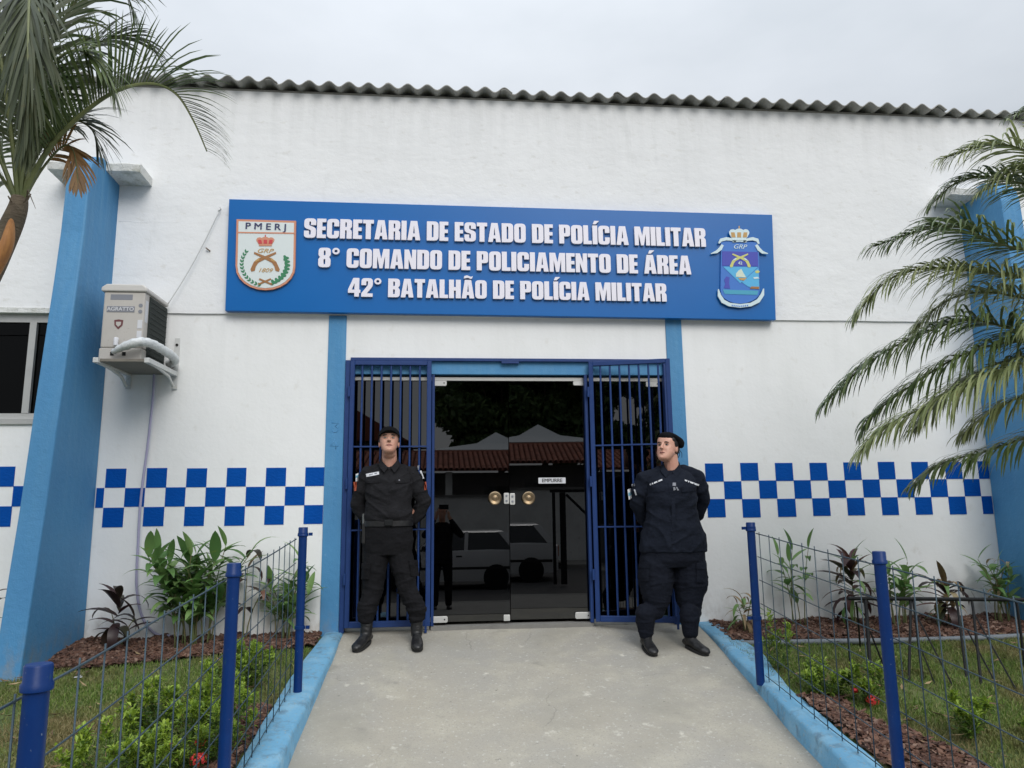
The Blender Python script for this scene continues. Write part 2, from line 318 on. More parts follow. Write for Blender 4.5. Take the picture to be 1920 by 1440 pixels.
def strip_surface(name, poly_fn, ys, zfn, matl, nx=24, wob=0., parent=None, **k):
    b = MB(); v = []; f = []
    for y in ys:
        x0, x1 = poly_fn(y)
        for i in range(nx+1):
            x = x0+(x1-x0)*i/nx
            v.append((x, y, zfn(y)+wob*noise.noise(Vector((x*1.7, y*1.7, 3)))))
    n = nx+1
    for j in range(len(ys)-1):
        for i in range(nx): f.append((j*n+i, j*n+i+1, (j+1)*n+i+1, (j+1)*n+i))
    b.add(v, f); return b.obj(name, matl, parent, smooth=180, **k)
RL = lambda y: -.845
RR = lambda y: 2.19 if y > -.2 else max(2.19+(y+.2)*.065, 2.02)
ysr = [.3]+[-.1*i for i in range(0, 45)]+[-5.4]
strip_surface('ramp', lambda y: (RL(y)-.02, RR(y)+.02), ysr[::-1], lambda y: zramp(min(y, .1)), M_conc, 30, .008, kind='structure')
# kerbs: a run of blocks each side following the slope, rough worn edge
def kerb_run(name, xin, xout):
    b = MB(); v = []; ys = [-.12*i for i in range(45)]
    for y in ys:
        a = xin(y); c = xout(y)
        w = .012*noise.noise(Vector((a*3, y*2.3, 1))); w2 = .018*noise.noise(Vector((c*3, y*2.9, 5)))
        zt = zkerb(y)+.006*noise.noise(Vector((1, y*3, 2))); zb = zramp(y)-.25
        s = 1 if c > a else -1
        for (x, z) in ((a+w*.5, zb), (a+w, zt-.018), (a+w+.018*s, zt), ((a+c)/2, zt+.004), (c+w2-.012*s, zt), (c+w2, zt-.015), (c+w2, zb)):
            v.append((x, y, z))
    k = 7; f = []
    for j in range(len(ys)-1):
        for i in range(k-1):
            q = (j*k+i, j*k+i+1, (j+1)*k+i+1, (j+1)*k+i); f.append(q if xin(0) < xout(0) else q[::-1])
    f.append(tuple(range((len(ys)-1)*k, len(ys)*k)))
    b.add(v, f); return b.obj(name, M_kerb, smooth=50, kind='structure')
kerb_run('kerb', lambda y: RL(y), lambda y: -1.0-(.06 if y < -1 else -.06*y))
kerb_run('kerb', lambda y: RR(y), lambda y: 2.40 if y > -.9 else max(2.40-(abs(y)-.9)*.2, 2.27) if y > -1.6 else max(2.26+(y+1.6)*.045, 2.2))
yl = [-.15*i for i in range(37)]
strip_surface('lawn', lambda y: (-9, -1.02), yl[::-1], zlawn, M_lawn, 60, .03, kind='structure')
strip_surface('lawn', lambda y: (2.2, 10), yl[::-1], zlawn, M_lawn, 60, .03, kind='structure')

# mulch bed surfaces + chips
def inmulch(x, y):
    if x < 0: return (-2.95 < x < -1.03 and y > -.6+.10*math.sin(x*3)+max(0, (x+1.6)*.45)) or (-1.30 < x < -1.07 and -3.2 < y < -1.55 and x > -1.26+.1*math.sin(y*5))
    return (2.3 < x < 6 and y > -.60-.04*math.sin(x*2)) or (2.24 < x < 2.62+.12*math.sin(y*4) and -3.6 < y < -1.75)
def chips(n, xr, yr):
    out = []; fs = []; k = 0
    base = np.array([(-1,-1,-1),(1,-1,-1),(1,1,-1),(-1,1,-1),(-1,-1,1),(1,-1,1),(1,1,1),(-1,1,1)], float)
    while k < n:
        x = random.uniform(*xr); y = random.uniform(*yr)
        if not inmulch(x, y): continue
        sz = np.array([random.uniform(.009, .026), random.uniform(.006, .013), random.uniform(.002, .006)])
        R3 = np.array(Matrix.Rotation(random.uniform(0, 6.3), 3, 'Z') @ Matrix.Rotation(random.uniform(-.7, .7), 3, 'X') @ Matrix.Rotation(random.uniform(-.6, .6), 3, 'Y'))
        bb = base*sz*(1+RNG.uniform(-.3, .3, (8, 3)))
        bump = max(0, .03*noise.noise(Vector((x*5, y*5, 0)))+.012)
        p = bb @ R3.T+np.array([x, y, zlawn(y)+.012+bump+random.uniform(0, .014)])
        out.append(p); b0 = k*8
        fs += [(b0,b0+3,b0+2,b0+1),(b0+4,b0+5,b0+6,b0+7),(b0,b0+1,b0+5,b0+4),(b0+1,b0+2,b0+6,b0+5),(b0+2,b0+3,b0+7,b0+6),(b0+3,b0,b0+4,b0+7)]; k += 1
    me = bpy.data.meshes.new('chips'); me.from_pydata(np.concatenate(out).tolist(), [], fs); return me
def mulch_base(x0, x1, y0, y1, nx, ny):
    b = MB(); v = []; idx = {}; f = []
    for j in range(ny+1):
        for i in range(nx+1):
            x = x0+(x1-x0)*i/nx; y = y0+(y1-y0)*j/ny; idx[i, j] = len(v)
            v.append((x, y, zlawn(y)+.008+max(0, .03*noise.noise(Vector((x*5, y*5, 0)))+.012)))
    for j in range(ny):
        for i in range(nx):
            cx = x0+(x1-x0)*(i+.5)/nx; cy = y0+(y1-y0)*(j+.5)/ny
            if inmulch(cx, cy): f.append((idx[i, j], idx[i+1, j], idx[i+1, j+1], idx[i, j+1]))
    b.add(v, f); return b
for (x0, x1, y0, y1, n, lab) in ((-3, -1, -3.3, 0, 5200, 'brown pine bark mulch in the bed along the wall left of the ramp'), (2.2, 6, -3.7, 0, 8500, 'brown pine bark mulch in the bed along the wall right of the ramp')):
    link('mulch_bed', mulch_base(x0, x1, y0, y1, 60, 60).mesh(smooth=180), M_soil, kind='structure')
    link('bark_mulch', chips(n, (x0, x1), (y0, y1)), M_mulch, kind='stuff', label=lab, cat='mulch')
# plastic edging of the right bed
MB().tube([(2.35+i*.15, -.63-.04*math.sin((2.35+i*.15)*2), zlawn(-.63)+.02) for i in range(26)], .022, 8).obj('garden_edging', M_edging, smooth=180, label='grey garden edging strip between bark mulch and grass on the right', cat='edging')

def grass(n, x0, x1, y0, y1):
    X = RNG.uniform(x0, x1, n*2); Y = RNG.uniform(y0, y1, n*2)
    keep = [i for i in range(n*2) if not inmulch(X[i], Y[i]) and noise.noise(Vector((X[i]*2.1, Y[i]*2.1, 9))) > RNG.uniform(-.75, .2)][:n]
    X, Y = X[keep], Y[keep]; k = len(X); Z = zlawn(Y)+.0
    Z = Z+np.array([.03*noise.noise(Vector((a*1.7, b*1.7, 3))) for a, b in zip(X, Y)])
    h = RNG.uniform(.015, .042, k); w = RNG.uniform(.0022, .0042, k); a = RNG.uniform(0, 6.28, k); l = RNG.uniform(0, .04, k); la = RNG.uniform(0, 6.28, k)
    V = np.zeros((k, 5, 3)); dx, dy = np.cos(a)*w, np.sin(a)*w; lx, ly = np.cos(la)*l, np.sin(la)*l
    V[:, 0] = np.stack([X-dx, Y-dy, Z-.004], 1); V[:, 1] = np.stack([X+dx, Y+dy, Z-.004], 1)
    V[:, 2] = np.stack([X+dx*.8+lx*.35, Y+dy*.8+ly*.35, Z+h*.6], 1); V[:, 3] = np.stack([X-dx*.8+lx*.35, Y-dy*.8+ly*.35, Z+h*.6], 1)
    V[:, 4] = np.stack([X+lx, Y+ly, Z+h], 1)
    b = np.arange(k)*5; q = np.stack([b, b+1, b+2, b+3], 1).tolist(); t3 = np.stack([b+3, b+2, b+4], 1).tolist()
    me = bpy.data.meshes.new('grass'); me.from_pydata(V.reshape(-1, 3).tolist(), [], q+t3); return me
link('grass', grass(85000, -4.3, -1.06, -4.3, -.2), M_grass, kind='stuff', label='short green grass on the sloping lawn left of the ramp', cat='grass')
link('grass', grass(95000, 2.24, 5.9, -4.3, -.3), M_grass, kind='stuff', label='patchy green and dry grass on the lawn right of the ramp', cat='grass')

# ================================================================== BUILDING
bld = empty('building', (0, 0, 0), label='white stuccoed police building with blue painted buttresses and checker band', cat='building')
def rects(b, xs, zs, holes, y, mi=0):
    for i in range(len(xs)-1):
        for j in range(len(zs)-1):
            cx, cz = (xs[i]+xs[i+1])/2, (zs[j]+zs[j+1])/2
            if any(h[0] < cx < h[1] and h[2] < cz < h[3] for h in holes): continue
            b.add([(xs[i], y, zs[j]), (xs[i+1], y, zs[j]), (xs[i+1], y, zs[j+1]), (xs[i], y, zs[j+1])], [(0, 1, 2, 3)], mi)
DX0, DX1, DZ1 = -.885, 2.035, 2.375
WX0, WX1, WZ0, WZ1 = -6.2, -3.12, 1.86, 2.80
ZJ = 2.785
b = MB()
rects(b, [-8, WX0, WX1, DX0, DX1, 10], [-.9, 0.04, WZ0, DZ1, ZJ], [(DX0, DX1, 0.04, DZ1), (WX0, WX1, WZ0, ZJ)], 0)
for (x0, x1, z0, z1) in ((DX0, DX1, .04, DZ1), (WX0, WX1, WZ0, ZJ)):       # reveals
    b.add([(x0, 0, z0), (x0, .2, z0), (x0, .2, z1), (x0, 0, z1)], [(3, 2, 1, 0)])
    b.add([(x1, 0, z0), (x1, .2, z0), (x1, .2, z1), (x1, 0, z1)], [(0, 1, 2, 3)])
    b.add([(x0, 0, z1), (x1, 0, z1), (x1, .2, z1), (x0, .2, z1)], [(0, 3, 2, 1)])
b.add([(WX0, 0, WZ0), (WX1, 0, WZ0), (WX1, .2, WZ0), (WX0, .2, WZ0)], [(0, 1, 2, 3)])
b.add([(-8, 0, -.9), (-8, 9, -.9), (-8, 9, ZJ), (-8, 0, ZJ)], [(3, 2, 1, 0)]); b.add([(10, 0, -.9), (10, 9, -.9), (10, 9, ZJ), (10, 0, ZJ)], [(0, 1, 2, 3)])
b.add([(-8, 9, -.9), (10, 9, -.9), (10, 9, 4.86), (-8, 9, 4.86)], [(3, 2, 1, 0)])
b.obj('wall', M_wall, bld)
# upper wall stands 18 mm proud with an uneven lower lip
b = MB(); nx = 150; zs = [ZJ, 3.2, 3.9, 4.4, 4.92]; v = []; f = []
for j, z in enumerate(zs):
    for i in range(nx+1):
        x = -8+18*i/nx
        v.append((x, -.018-.004*noise.noise(Vector((x*.8, z, 0))), z+(.004*noise.noise(Vector((x*2.5, 0, 7))) if j == 0 else 0)))
n = nx+1
for j in range(len(zs)-1):
    for i in range(nx): f.append((j*n+i, j*n+i+1, (j+1)*n+i+1, (j+1)*n+i))
b.add(v, f); kb = len(b.v)
b.add([(p[0], .002, p[2]) for p in v[:n]], []); b.f += [(i, kb+i, kb+i+1, i+1) for i in range(nx)]; b.m += [0]*nx
b.add([(-8, -.018, ZJ), (-8, 9, ZJ), (-8, 9, 4.92), (-8, -.018, 4.92)], [(3, 2, 1, 0)]); b.add([(10, -.018, ZJ), (10, 9, ZJ), (10, 9, 4.92), (10, -.018, 4.92)], [(0, 1, 2, 3)])
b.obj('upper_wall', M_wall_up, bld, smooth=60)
# faint render joints of the upper wall
for z, x0, x1 in ((3.875, 3.1, 5.0), (3.62, -2.9, -2.0),):
    MB().tube([(x0+(x1-x0)*i/30, -.0165, z+.010*noise.noise(Vector((i*.3, z, 0)))) for i in range(31)], .0026, 5).obj('render_joint', M_wall_up, bld, smooth=180)
# dark rooms behind the glass
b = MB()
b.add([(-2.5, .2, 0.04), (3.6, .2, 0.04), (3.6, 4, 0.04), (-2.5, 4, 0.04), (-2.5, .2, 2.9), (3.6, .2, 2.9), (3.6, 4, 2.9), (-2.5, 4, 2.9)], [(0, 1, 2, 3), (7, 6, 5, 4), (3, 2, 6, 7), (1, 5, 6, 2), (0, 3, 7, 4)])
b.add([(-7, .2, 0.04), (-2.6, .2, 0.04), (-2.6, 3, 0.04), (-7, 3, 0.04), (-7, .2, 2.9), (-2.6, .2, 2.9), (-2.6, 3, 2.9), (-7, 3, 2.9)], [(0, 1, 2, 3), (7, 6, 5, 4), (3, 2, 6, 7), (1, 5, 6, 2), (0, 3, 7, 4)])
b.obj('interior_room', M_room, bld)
# blue door strips
MB().box((-1.042, -.012, -.02), (-.886, .03, ZJ-.004)).obj('door_trim', M_ltblue, bld, bevel=.004)
MB().box((2.036, -.012, -.05), (2.188, .03, ZJ-.004)).obj('door_trim', M_ltblue, bld, bevel=.004)
MB().box((DX0, .012, 2.255), (DX1, .19, 2.372)).obj('lintel_beam', M_ltblue, bld, bevel=.004)
# relief digits painted over on the left strip: 3 and 4
def ribbon_digit(strokes, c, s, r=.004):
    bb = MB()
    for st in strokes: bb.tube([(c[0]+p[0]*s, -.0115, c[1]+p[1]*s) for p in st], r, 6)
    return bb
arc = lambda cx, cy, r, a0, a1, n=9: [(cx+r*math.cos(math.radians(a0+(a1-a0)*i/n)), cy+r*math.sin(math.radians(a0+(a1-a0)*i/n))) for i in range(n+1)]
ribbon_digit([[(-.35, .95), (.35, .95), (0, .55)], arc(0, .28, .3, 90, -140)], (-.962, 1.735), .085).obj('house_number', M_ltblue, bld, smooth=180)
ribbon_digit([[(.1, 1), (-.35, .35), (.4, .35)], [(.18, .65), (.18, 0)]], (-.965, 1.585), .085).obj('house_number', M_ltblue, bld, smooth=180)
# checker bands
def checker(x0, s, zt, v, ks, clip, name='checker_band'):
    bb = MB()
    for k in ks:
        for r in range(3):
            if (k+r) % 2: continue
            j = lambda: random.uniform(-.0035, .0035)
            a = max(x0+k*s, clip[0]); c = min(x0+(k+1)*s, clip[1])
            if c-a < .01: continue
            z1 = zt-r*v; z0 = z1-v
            bb.box((a+j(), -.0035, z0+j()), (c+j(), .001, z1+j()))
    return bb.obj(name, M_checker, bld)
checker(-2.85, .1646, 1.431, .1615, range(-1, 11), (-2.917, -1.0435))
checker(2.344, .1646, 1.443, .1622, range(0, 18), (2.2, 5.078))
checker(-3.574-.1646*21, .1646, 1.457, .1655, range(0, 26), (-7.9, -3.1))
# buttresses
def buttress(x0, x1):
    prof = [(0, -.5), (-.945, -.5), (-.905, -.06), (-.84, .5), (-.77, 1.08), (-.715, 1.7), (-.66, 2.3), (-.60, 2.9), (-.568, 3.3), (-.56, 3.6), (-.555, 3.8), (-.53, 3.92), (-.46, 4.01), (-.36, 4.055), (-.24, 4.06), (-.12, 4.02), (0, 3.955)]
    bb = MB().prism([(x0, y, z) for y, z in prof], (x1-x0, 0, 0))
    return bb.obj('buttress', M_ltblue, bld, bevel=.012)
buttress(-3.10, -2.918); buttress(5.08, 5.27)
def corbel(x0, x1):
    bb = MB()
    n = 8; v = []; 
    for i in range(n+1):
        x = x0+(x1-x0)*i/n
        dz = .012*noise.noise(Vector((x*7, 1, 0))); dy = .02*noise.noise(Vector((x*9, 4, 0)))
        v += [(x, -.005, 3.955), (x, -.29+dy, 3.97+dz*.4), (x, -.30+dy, 4.03+dz), (x, -.27+dy, 4.05+dz), (x, -.005, 4.03)]
    f = [(i*5+j, i*5+(j+1) % 5, (i+1)*5+(j+1) % 5, (i+1)*5+j) for i in range(n) for j in range(5)]+[tuple(range(4, -1, -1)), tuple(n*5+j for j in range(5))]
    bb.add(v, f); return bb.obj('corbel', M_corbel, bld)
corbel(-2.917, -2.64); corbel(-3.40, -3.101); corbel(4.80, 5.079); corbel(5.271, 5.55)
# window far left
win = link('window', MB().box((WX0, .03, WZ0), (WX0+.05, .09, WZ1-.03)).box((WX1-.05, .03, WZ0), (WX1, .09, WZ1-.03)).box((WX0+.05, .03, 2.70), (WX1-.05, .09, WZ1-.03)).box((WX0+.05, .03, WZ0), (WX1-.05, .09, WZ0+.045)).mesh(), M_alu, bld)
for x in (-5.3, -4.42, -3.56):
    MB().box((x-.028, .025, WZ0+.046), (x+.028, .085, 2.699)).obj('mullion', M_alu, win)
for a, c in ((WX0+.05, -5.328), (-5.272, -4.448), (-4.392, -3.588), (-3.532, WX1-.05)):
    MB().box((a+.001, .055, WZ0+.046), (c-.001, .061, 2.699)).obj('pane', M_wglass, win)
MB().box((WX0-.03, -.02, WZ0-.055), (WX1+.03, .03, WZ0-.001)).obj('sill', M_alu, win, bevel=.004)
MB().box((WX0-.02, -.03, WZ1-.029), (WX1+.02, .03, WZ1+.015)).obj('window_head', M_corbel, win)
# corrugated roof sheets
def roof_sheet(x0, dz, dy):
    bb = MB(); v = []; f = []; nw = 6; st = 10; n = nw*st+1+6; p = .1815; L = 9.3; t = .009
    for (y, zz) in ((-.13+dy, 0), (2.5, .22), (L, .8)):
        for o in (0, t):
            for i in range(n):
                x = x0+p*i/st
                v.append((x, y, 4.972+dz+zz+.027*math.cos(2*math.pi*(x0+p*i/st)/p)+o))
    for a in (0, 2):
        for i in range(n-1):
            f.append((a*n+i, (a+2)*n+i, (a+2)*n+i+1, a*n+i+1)); f.append(((a+1)*n+i, (a+1)*n+i+1, (a+3)*n+i+1, (a+3)*n+i))
    for i in range(n-1): f.append((i, i+1, n+i+1, n+i))
    bb.add(v, f); return bb.obj('roof_sheet', M_roof, bld, smooth=50)
px0 = -8.2
for k in range(17): roof_sheet(px0+k*.1815*6, [.0, .010, .002, .009][k % 4]+random.uniform(-.004, .004)-.0022*k, random.uniform(-.02, .02))
# timber plate / mortar fill beneath the sheets
MB().box((-8, -.012, 4.921), (10, .15, 4.945)).obj('wall_plate', M_roof, bld)

# ---- glazing in the doorway
G = .075
def pane(name, x0, x1, z0, z1, piv=None, ang=0, tilt=0, parent=None):
    bb = MB().box((x0, G, z0), (x1, G+.008, z1))
    if ang or tilt:
        R_ = Matrix.Rotation(ang, 3, 'Z') @ Matrix.Rotation(tilt, 3, 'X'); pv = Vector(piv)
        bb.v = [tuple(R_ @ (Vector(p)-pv)+pv) for p in bb.v]
    return bb.obj(name, M_glass, parent)
ZB = .105
XM = .567
box('door_rail', (DX0+.002, .05, 2.205), (DX1-.002, .10, 2.235), M_alu, bld)
box('threshold', (-.12, .0, .03), (1.28, .12, .078), M_side, bld)
box('threshold_rail', (DX0+.002, .05, .05), (-.135, .10, .098), M_alu, bld)
box('threshold_rail', (1.285, .05, .05), (DX1-.002, .10, .098), M_alu, bld)
pane('fixed_pane', DX0+.01, -.125, ZB, 2.203, parent=bld)
pane('fixed_pane', 1.275, DX1-.01, ZB, 2.203, parent=bld)
AL, AR, TR = math.radians(.12), math.radians(-1.95), math.radians(-.36)
dl = pane('door_panel', -.115, XM-.004, ZB, 2.195, (-.115, G, 1.1), AL, 0, bld)
dr = pane('door_panel', XM+.004, 1.262, ZB, 2.195, (1.262, G, 1.1), AR, -TR, bld)
def ring(x, z, par):
    bb = MB().lathe([(.020, 0), (.022, .012), (.030, .016), (.052, .020), (.058, .030), (.058, .040), (.050, .046), (.030, .042), (.026, .036), (.016, .038), (.0, .040)], (x, G-.012, z), 28, 'y')
    return bb.obj('door_knob', M_brass, par, smooth=40)
k1 = atY(928, 934, .04); k2 = atY(991, 934, .04)
ring(k1.x, k1.z, dl); ring(k2.x, k2.z, dr)
def rrect(cx, cz, w, h, r, y0, y1, n=5, skip=()):
    pts = []
    for (sx, sz, a0) in ((1, -1, -90), (1, 1, 0), (-1, 1, 90), (-1, -1, 180)):
        rr = 0.0005 if (sx, sz) in skip else r
        for i in range(n+1):
            a = math.radians(a0+90*i/n); pts.append((cx+sx*(w/2-rr)+rr*math.cos(a), y0, cz+sz*(h/2-rr)+rr*math.sin(a)))
    return MB().prism(pts, (0, y1-y0, 0))
def plate(x, z, w, h, par, name='patch_fitting', r=.014, y=G-.022, screws=True, skip=()):
    o = rrect(x, z, w, h, r, y, y+.02, skip=skip).obj(name, M_steelw, par, bevel=.002)
    if screws:
        MB().lathe([(.006, 0), (.006, .003), (0, .004)], (x+w*.32, y, z), 10, 'y').obj('screw', M_blackm, par)
    return o
plate(-.057, 2.183, .13, .052, dl); plate(1.222, 2.190, .115, .05, dr)
plate(-.052, .128, .15, .052, dl); plate(1.20, .132, .14, .055, dr)
plate(XM-.028, 1.148, .046, .095, dl, 'lock_plate', .010, screws=False); plate(XM+.024, 1.142, .046, .10, dr, 'lock_plate', .010, y=G-.034, screws=False)
for dz in (-.022, .022):
    MB().lathe([(.010, 0), (.010, .003), (0, .004)], (XM-.028, G-.023, 1.148+dz), 12, 'y').obj('keyhole', M_greytext, dl)
    MB().lathe([(.010, 0), (.010, .003), (0, .004)], (XM+.024, G-.035, 1.142+dz), 12, 'y').obj('keyhole', M_greytext, dr)
plate(XM-.035, .128, .055, .05, dl, 'bottom_lock', .006, screws=False)
plate(2.0-.09, 2.18, .13, .05, bld); 
# push sign on right door
def text_mesh(s, size, ext=.0006, bold=0., xs=1., font_shear=0.):
    cu = bpy.data.curves.new('text', 'FONT'); cu.body = s; cu.size = size; cu.extrude = ext; cu.offset = bold; cu.align_x = 'CENTER'; cu.align_y = 'CENTER'; cu.shear = font_shear
    ob = bpy.data.objects.new('text_tmp', cu); COL.objects.link(ob)
    dg = bpy.context.evaluated_depsgraph_get(); me = bpy.data.meshes.new_from_object(ob.evaluated_get(dg))
    bpy.data.objects.remove(ob); bpy.data.curves.remove(cu)
    for v in me.vertices:
        x, y, z = v.co; v.co = (x*xs, -z, y)
    return me
def text(name, s, c, size, matl, parent, bold=0., xs=1., ext=.0006, shear=0., rot=0.):
    me = text_mesh(s, size, ext, bold, xs, shear); me.materials.clear()
    o = link(name, me, matl, parent); o.location = c; o.rotation_euler = (0, rot, 0); return o
ps = atY(1035, 901, G-.02)
rrect(ps.x, ps.z, .245, .052, .004, G-.022, G-.020).obj('push_sticker', M_patchw, dr)
for i_ in range(2): text('sticker_text', 'EMPURRE', (ps.x+.0016*i_, G-.0235-.0003*i_, ps.z), .044, M_black, dr, bold=0, xs=1.0)

# ================================================================== GATES (navy security grilles)
def gate(loc, rz, w, hgt, xs, label, rails):
    g = empty('security_gate', loc, rz, label=label, cat='gate', group='navy security gates of the doorway')
    t = .04
    link('frame', MB().box((0, -.02, 0), (t, .02, hgt)).box((w-t, -.02, 0), (w, .02, hgt)).box((t, -.02, hgt-t), (w-t, .02, hgt)).box((t, -.02, 0), (w-t, .02, .05)).mesh(), M_gate, g).modifiers.new('b', 'BEVEL').width = .004
    for i in range(1, len(xs)-1):
        MB().tube([(xs[i], 0, .05), (xs[i], 0, hgt-t)], .0095, 10, cap=False).obj('bar', M_gate, g, smooth=60)
    for z in rails:
        MB().box((t, -.014, z-.006), (w-t, .014, z+.006)).obj('rail', M_gate, g)
    for z in (.35, 1.15, 1.95): MB().lathe([(.012, 0), (.012, .09)], (-.006, -.022, z), 12).obj('hinge', M_gate, g, smooth=50)
    MB().box((w-t-.005, -.03, -.05), (w-t+.014, -.012, .06)).obj('drop_bolt', M_gate, g)
    return g
def gxs(w, n): return [.02+(w-.04)*i/(n+1) for i in range(n+2)]
gate((-.838, -.035, .092), 0, .712, 2.272, gxs(.712, 7), 'closed navy barred gate panel behind the man in black', (.80, 1.512))
gate((1.292, -.035, .092), -math.radians(15), .725, 2.272, gxs(.725, 7), 'navy barred gate leaf swung slightly outward beside the woman', (.80, 1.512))
# fixed surround of the grilles
g = empty('gate_frame', (0, 0, 0), label='navy steel frame around the doorway carrying both barred gates', cat='gate frame')
box('jamb', (DX0+.003, -.03, .05), (DX0+.043, .045, 2.372), M_gate, g, .003)
box('jamb', (DX1-.043, -.03, .05), (DX1-.003, .045, 2.372), M_gate, g, .003)
box('head', (DX0+.044, -.024, 2.370), (DX1-.044, .011, 2.398), M_gate, g, .003)
box('mullion', (-.122, .02, .08), (-.098, .048, 2.254), M_gate, g, .003)
box('mullion', (1.255, -.01, .08), (1.283, .048, 2.254), M_gate, g, .003)
box('latch', (.50, -.03, 2.350), (.66, .0, 2.369), M_gate, g, .002)

# ================================================================== SIGN
SY = -.085
def S(px, py, y=SY): return atY(px, py, y)
sign = empty('sign', (.57, -.02, 2.8), label='long blue sign board with raised white letters and two crests above the door', cat='sign')
sign.location = (0, 0, 0)
p = [S(422, 582.5), S(1455, 600), S(1448, 402.5), S(429.5, 373)]
MB().prism(p, (0, .058, 0)).obj('panel', M_sign, sign, bevel=.004)
def rp(pts, n=4):
    o = []; k = len(pts)
    for i in range(k):
        P = Vector(pts[i][:2]); r = pts[i][2] if len(pts[i]) > 2 else 0
        if not r: o.append(tuple(P)); continue
        a = (Vector(pts[i-1][:2])-P); c = (Vector(pts[(i+1) % k][:2])-P)
        r = min(r, a.length*.5, c.length*.5); A = P+a.normalized()*r; B = P+c.normalized()*r
        for j in range(n+1):
            t = j/n; o.append(tuple(A*(1-t)**2+P*2*t*(1-t)+B*t*t))
    return o
E_ = [(0,0),(.42,0),(.42,.18),(.24,.18),(.24,.41),(.4,.41),(.4,.59),(.24,.59),(.24,.82),(.42,.82),(.42,1),(0,1)]
A_ = [[(0,0),(.22,0),(.25,.18),(.36,.18),(.38,0),(.61,0),(.46,1),(.15,1)], [(.27,.35),(.345,.35),(.307,.78)]]
I_ = [[(0,0),(.24,0),(.24,1),(0,1)]]
O_ = [[(0,0,.2),(.56,0,.2),(.56,1,.2),(0,1,.2)], [(.235,.17,.05),(.325,.17,.05),(.325,.83,.05),(.235,.83,.05)]]
GL = {
 'S': (.55, [[(.55,.66),(.55,1,.19),(0,1,.19),(0,.5,.15),(.31,.40,.05),(.31,.16,.05),(.23,.16,.04),(.23,.36),(0,.36),(0,0,.19),(.55,0,.19),(.55,.52,.15),(.23,.64,.05),(.23,.84,.04),(.31,.84,.04),(.31,.66)]]),
 'E': (.42, [E_]), 'C': (.56, [[(.56,.62),(.56,1,.2),(0,1,.2),(0,0,.2),(.56,0,.2),(.56,.38),(.33,.38),(.33,.17,.05),(.23,.17,.05),(.23,.83,.05),(.33,.83,.05),(.33,.62)]]),
 'R': (.56, [[(0,0),(.24,0),(.24,.43),(.31,.43,.04),(.31,0),(.55,0),(.55,.40,.1),(.46,.5,.04),(.55,.6,.08),(.55,1,.18),(0,1)], [(.24,.6),(.31,.6,.04),(.31,.84,.04),(.24,.84)]]),
 'T': (.5, [[(.13,0),(.37,0),(.37,.81),(.5,.81),(.5,1),(0,1),(0,.81),(.13,.81)]]), 'A': (.61, A_), 'I': (.24, I_),
 'D': (.56, [[(0,0),(.56,0,.2),(.56,1,.2),(0,1)], [(.24,.17),(.32,.17,.05),(.32,.83,.05),(.24,.83)]]), 'O': (.56, O_),
 'P': (.54, [[(0,0),(.24,0),(.24,.38),(.54,.38,.17),(.54,1,.17),(0,1)], [(.24,.55),(.31,.55,.04),(.31,.84,.04),(.24,.84)]]),
 'L': (.41, [[(0,0),(.41,0),(.41,.18),(.24,.18),(.24,1),(0,1)]]), 'Í': (.24, I_+[[(.02,1.07),(.16,1.07),(.34,1.25),(.1,1.25)]]),
 'M': (.76, [[(0,0),(.2,0),(.2,.62),(.31,0),(.45,0),(.56,.64),(.56,0),(.76,0),(.76,1),(.48,1),(.385,.5),(.28,1),(0,1)]]),
 'N': (.55, [[(0,0),(.2,0),(.2,.5),(.34,0),(.55,0),(.55,1),(.35,1),(.35,.52),(.21,1),(0,1)]]),
 'H': (.57, [[(0,0),(.24,0),(.24,.41),(.33,.41),(.33,0),(.57,0),(.57,1),(.33,1),(.33,.6),(.24,.6),(.24,1),(0,1)]]),
 'Á': (.61, A_+[[(.22,1.07),(.36,1.07),(.54,1.25),(.3,1.25)]]), 'Ã': (.61, A_+[[(.1,1.07),(.2,1.10),(.3,1.13,.05),(.42,1.06,.06),(.5,1.08),(.54,1.22),(.45,1.17,.03),(.38,1.2,.05),(.24,1.26,.06),(.12,1.2)]]),
 'B': (.56, [[(0,0),(.56,0,.18),(.56,.42,.12),(.47,.52,.03),(.56,.62,.1),(.56,1,.18),(0,1)], [(.24,.17),(.32,.17,.04),(.32,.42,.04),(.24,.42)], [(.24,.6),(.32,.6,.04),(.32,.84,.04),(.24,.84)]]),
 '8': (.56, [[(0,0,.18),(.56,0,.18),(.56,.43,.1),(.48,.52,.03),(.56,.61,.1),(.56,1,.18),(0,1,.18),(0,.61,.1),(.08,.52,.03),(0,.43,.1)], [(.24,.15,.04),(.32,.15,.04),(.32,.42,.04),(.24,.42,.04)], [(.24,.61,.04),(.32,.61,.04),(.32,.86,.04),(.24,.86,.04)]]),
 '4': (.58, [[(.3,0),(.52,0),(.52,.2),(.58,.2),(.58,.37),(.52,.37),(.52,1),(.24,1),(0,.38),(0,.2),(.3,.2)], [(.17,.37),(.3,.37),(.3,.72)]]),
 '2': (.54, [[(0,0),(.54,0),(.54,.18),(.26,.18),(.54,.58,.1),(.54,1,.18),(0,1,.18),(0,.62),(.23,.62),(.23,.84,.04),(.31,.84,.04),(.31,.62,.06),(0,.18,.05)]]),
 '°': (.38, [[(.19+.17*math.cos(a*math.pi/8), .84+.17*math.sin(a*math.pi/8)) for a in range(16)], [(.19+.075*math.cos(a*math.pi/8), .84+.075*math.sin(a*math.pi/8)) for a in range(16)]]),
}
_gm = {}
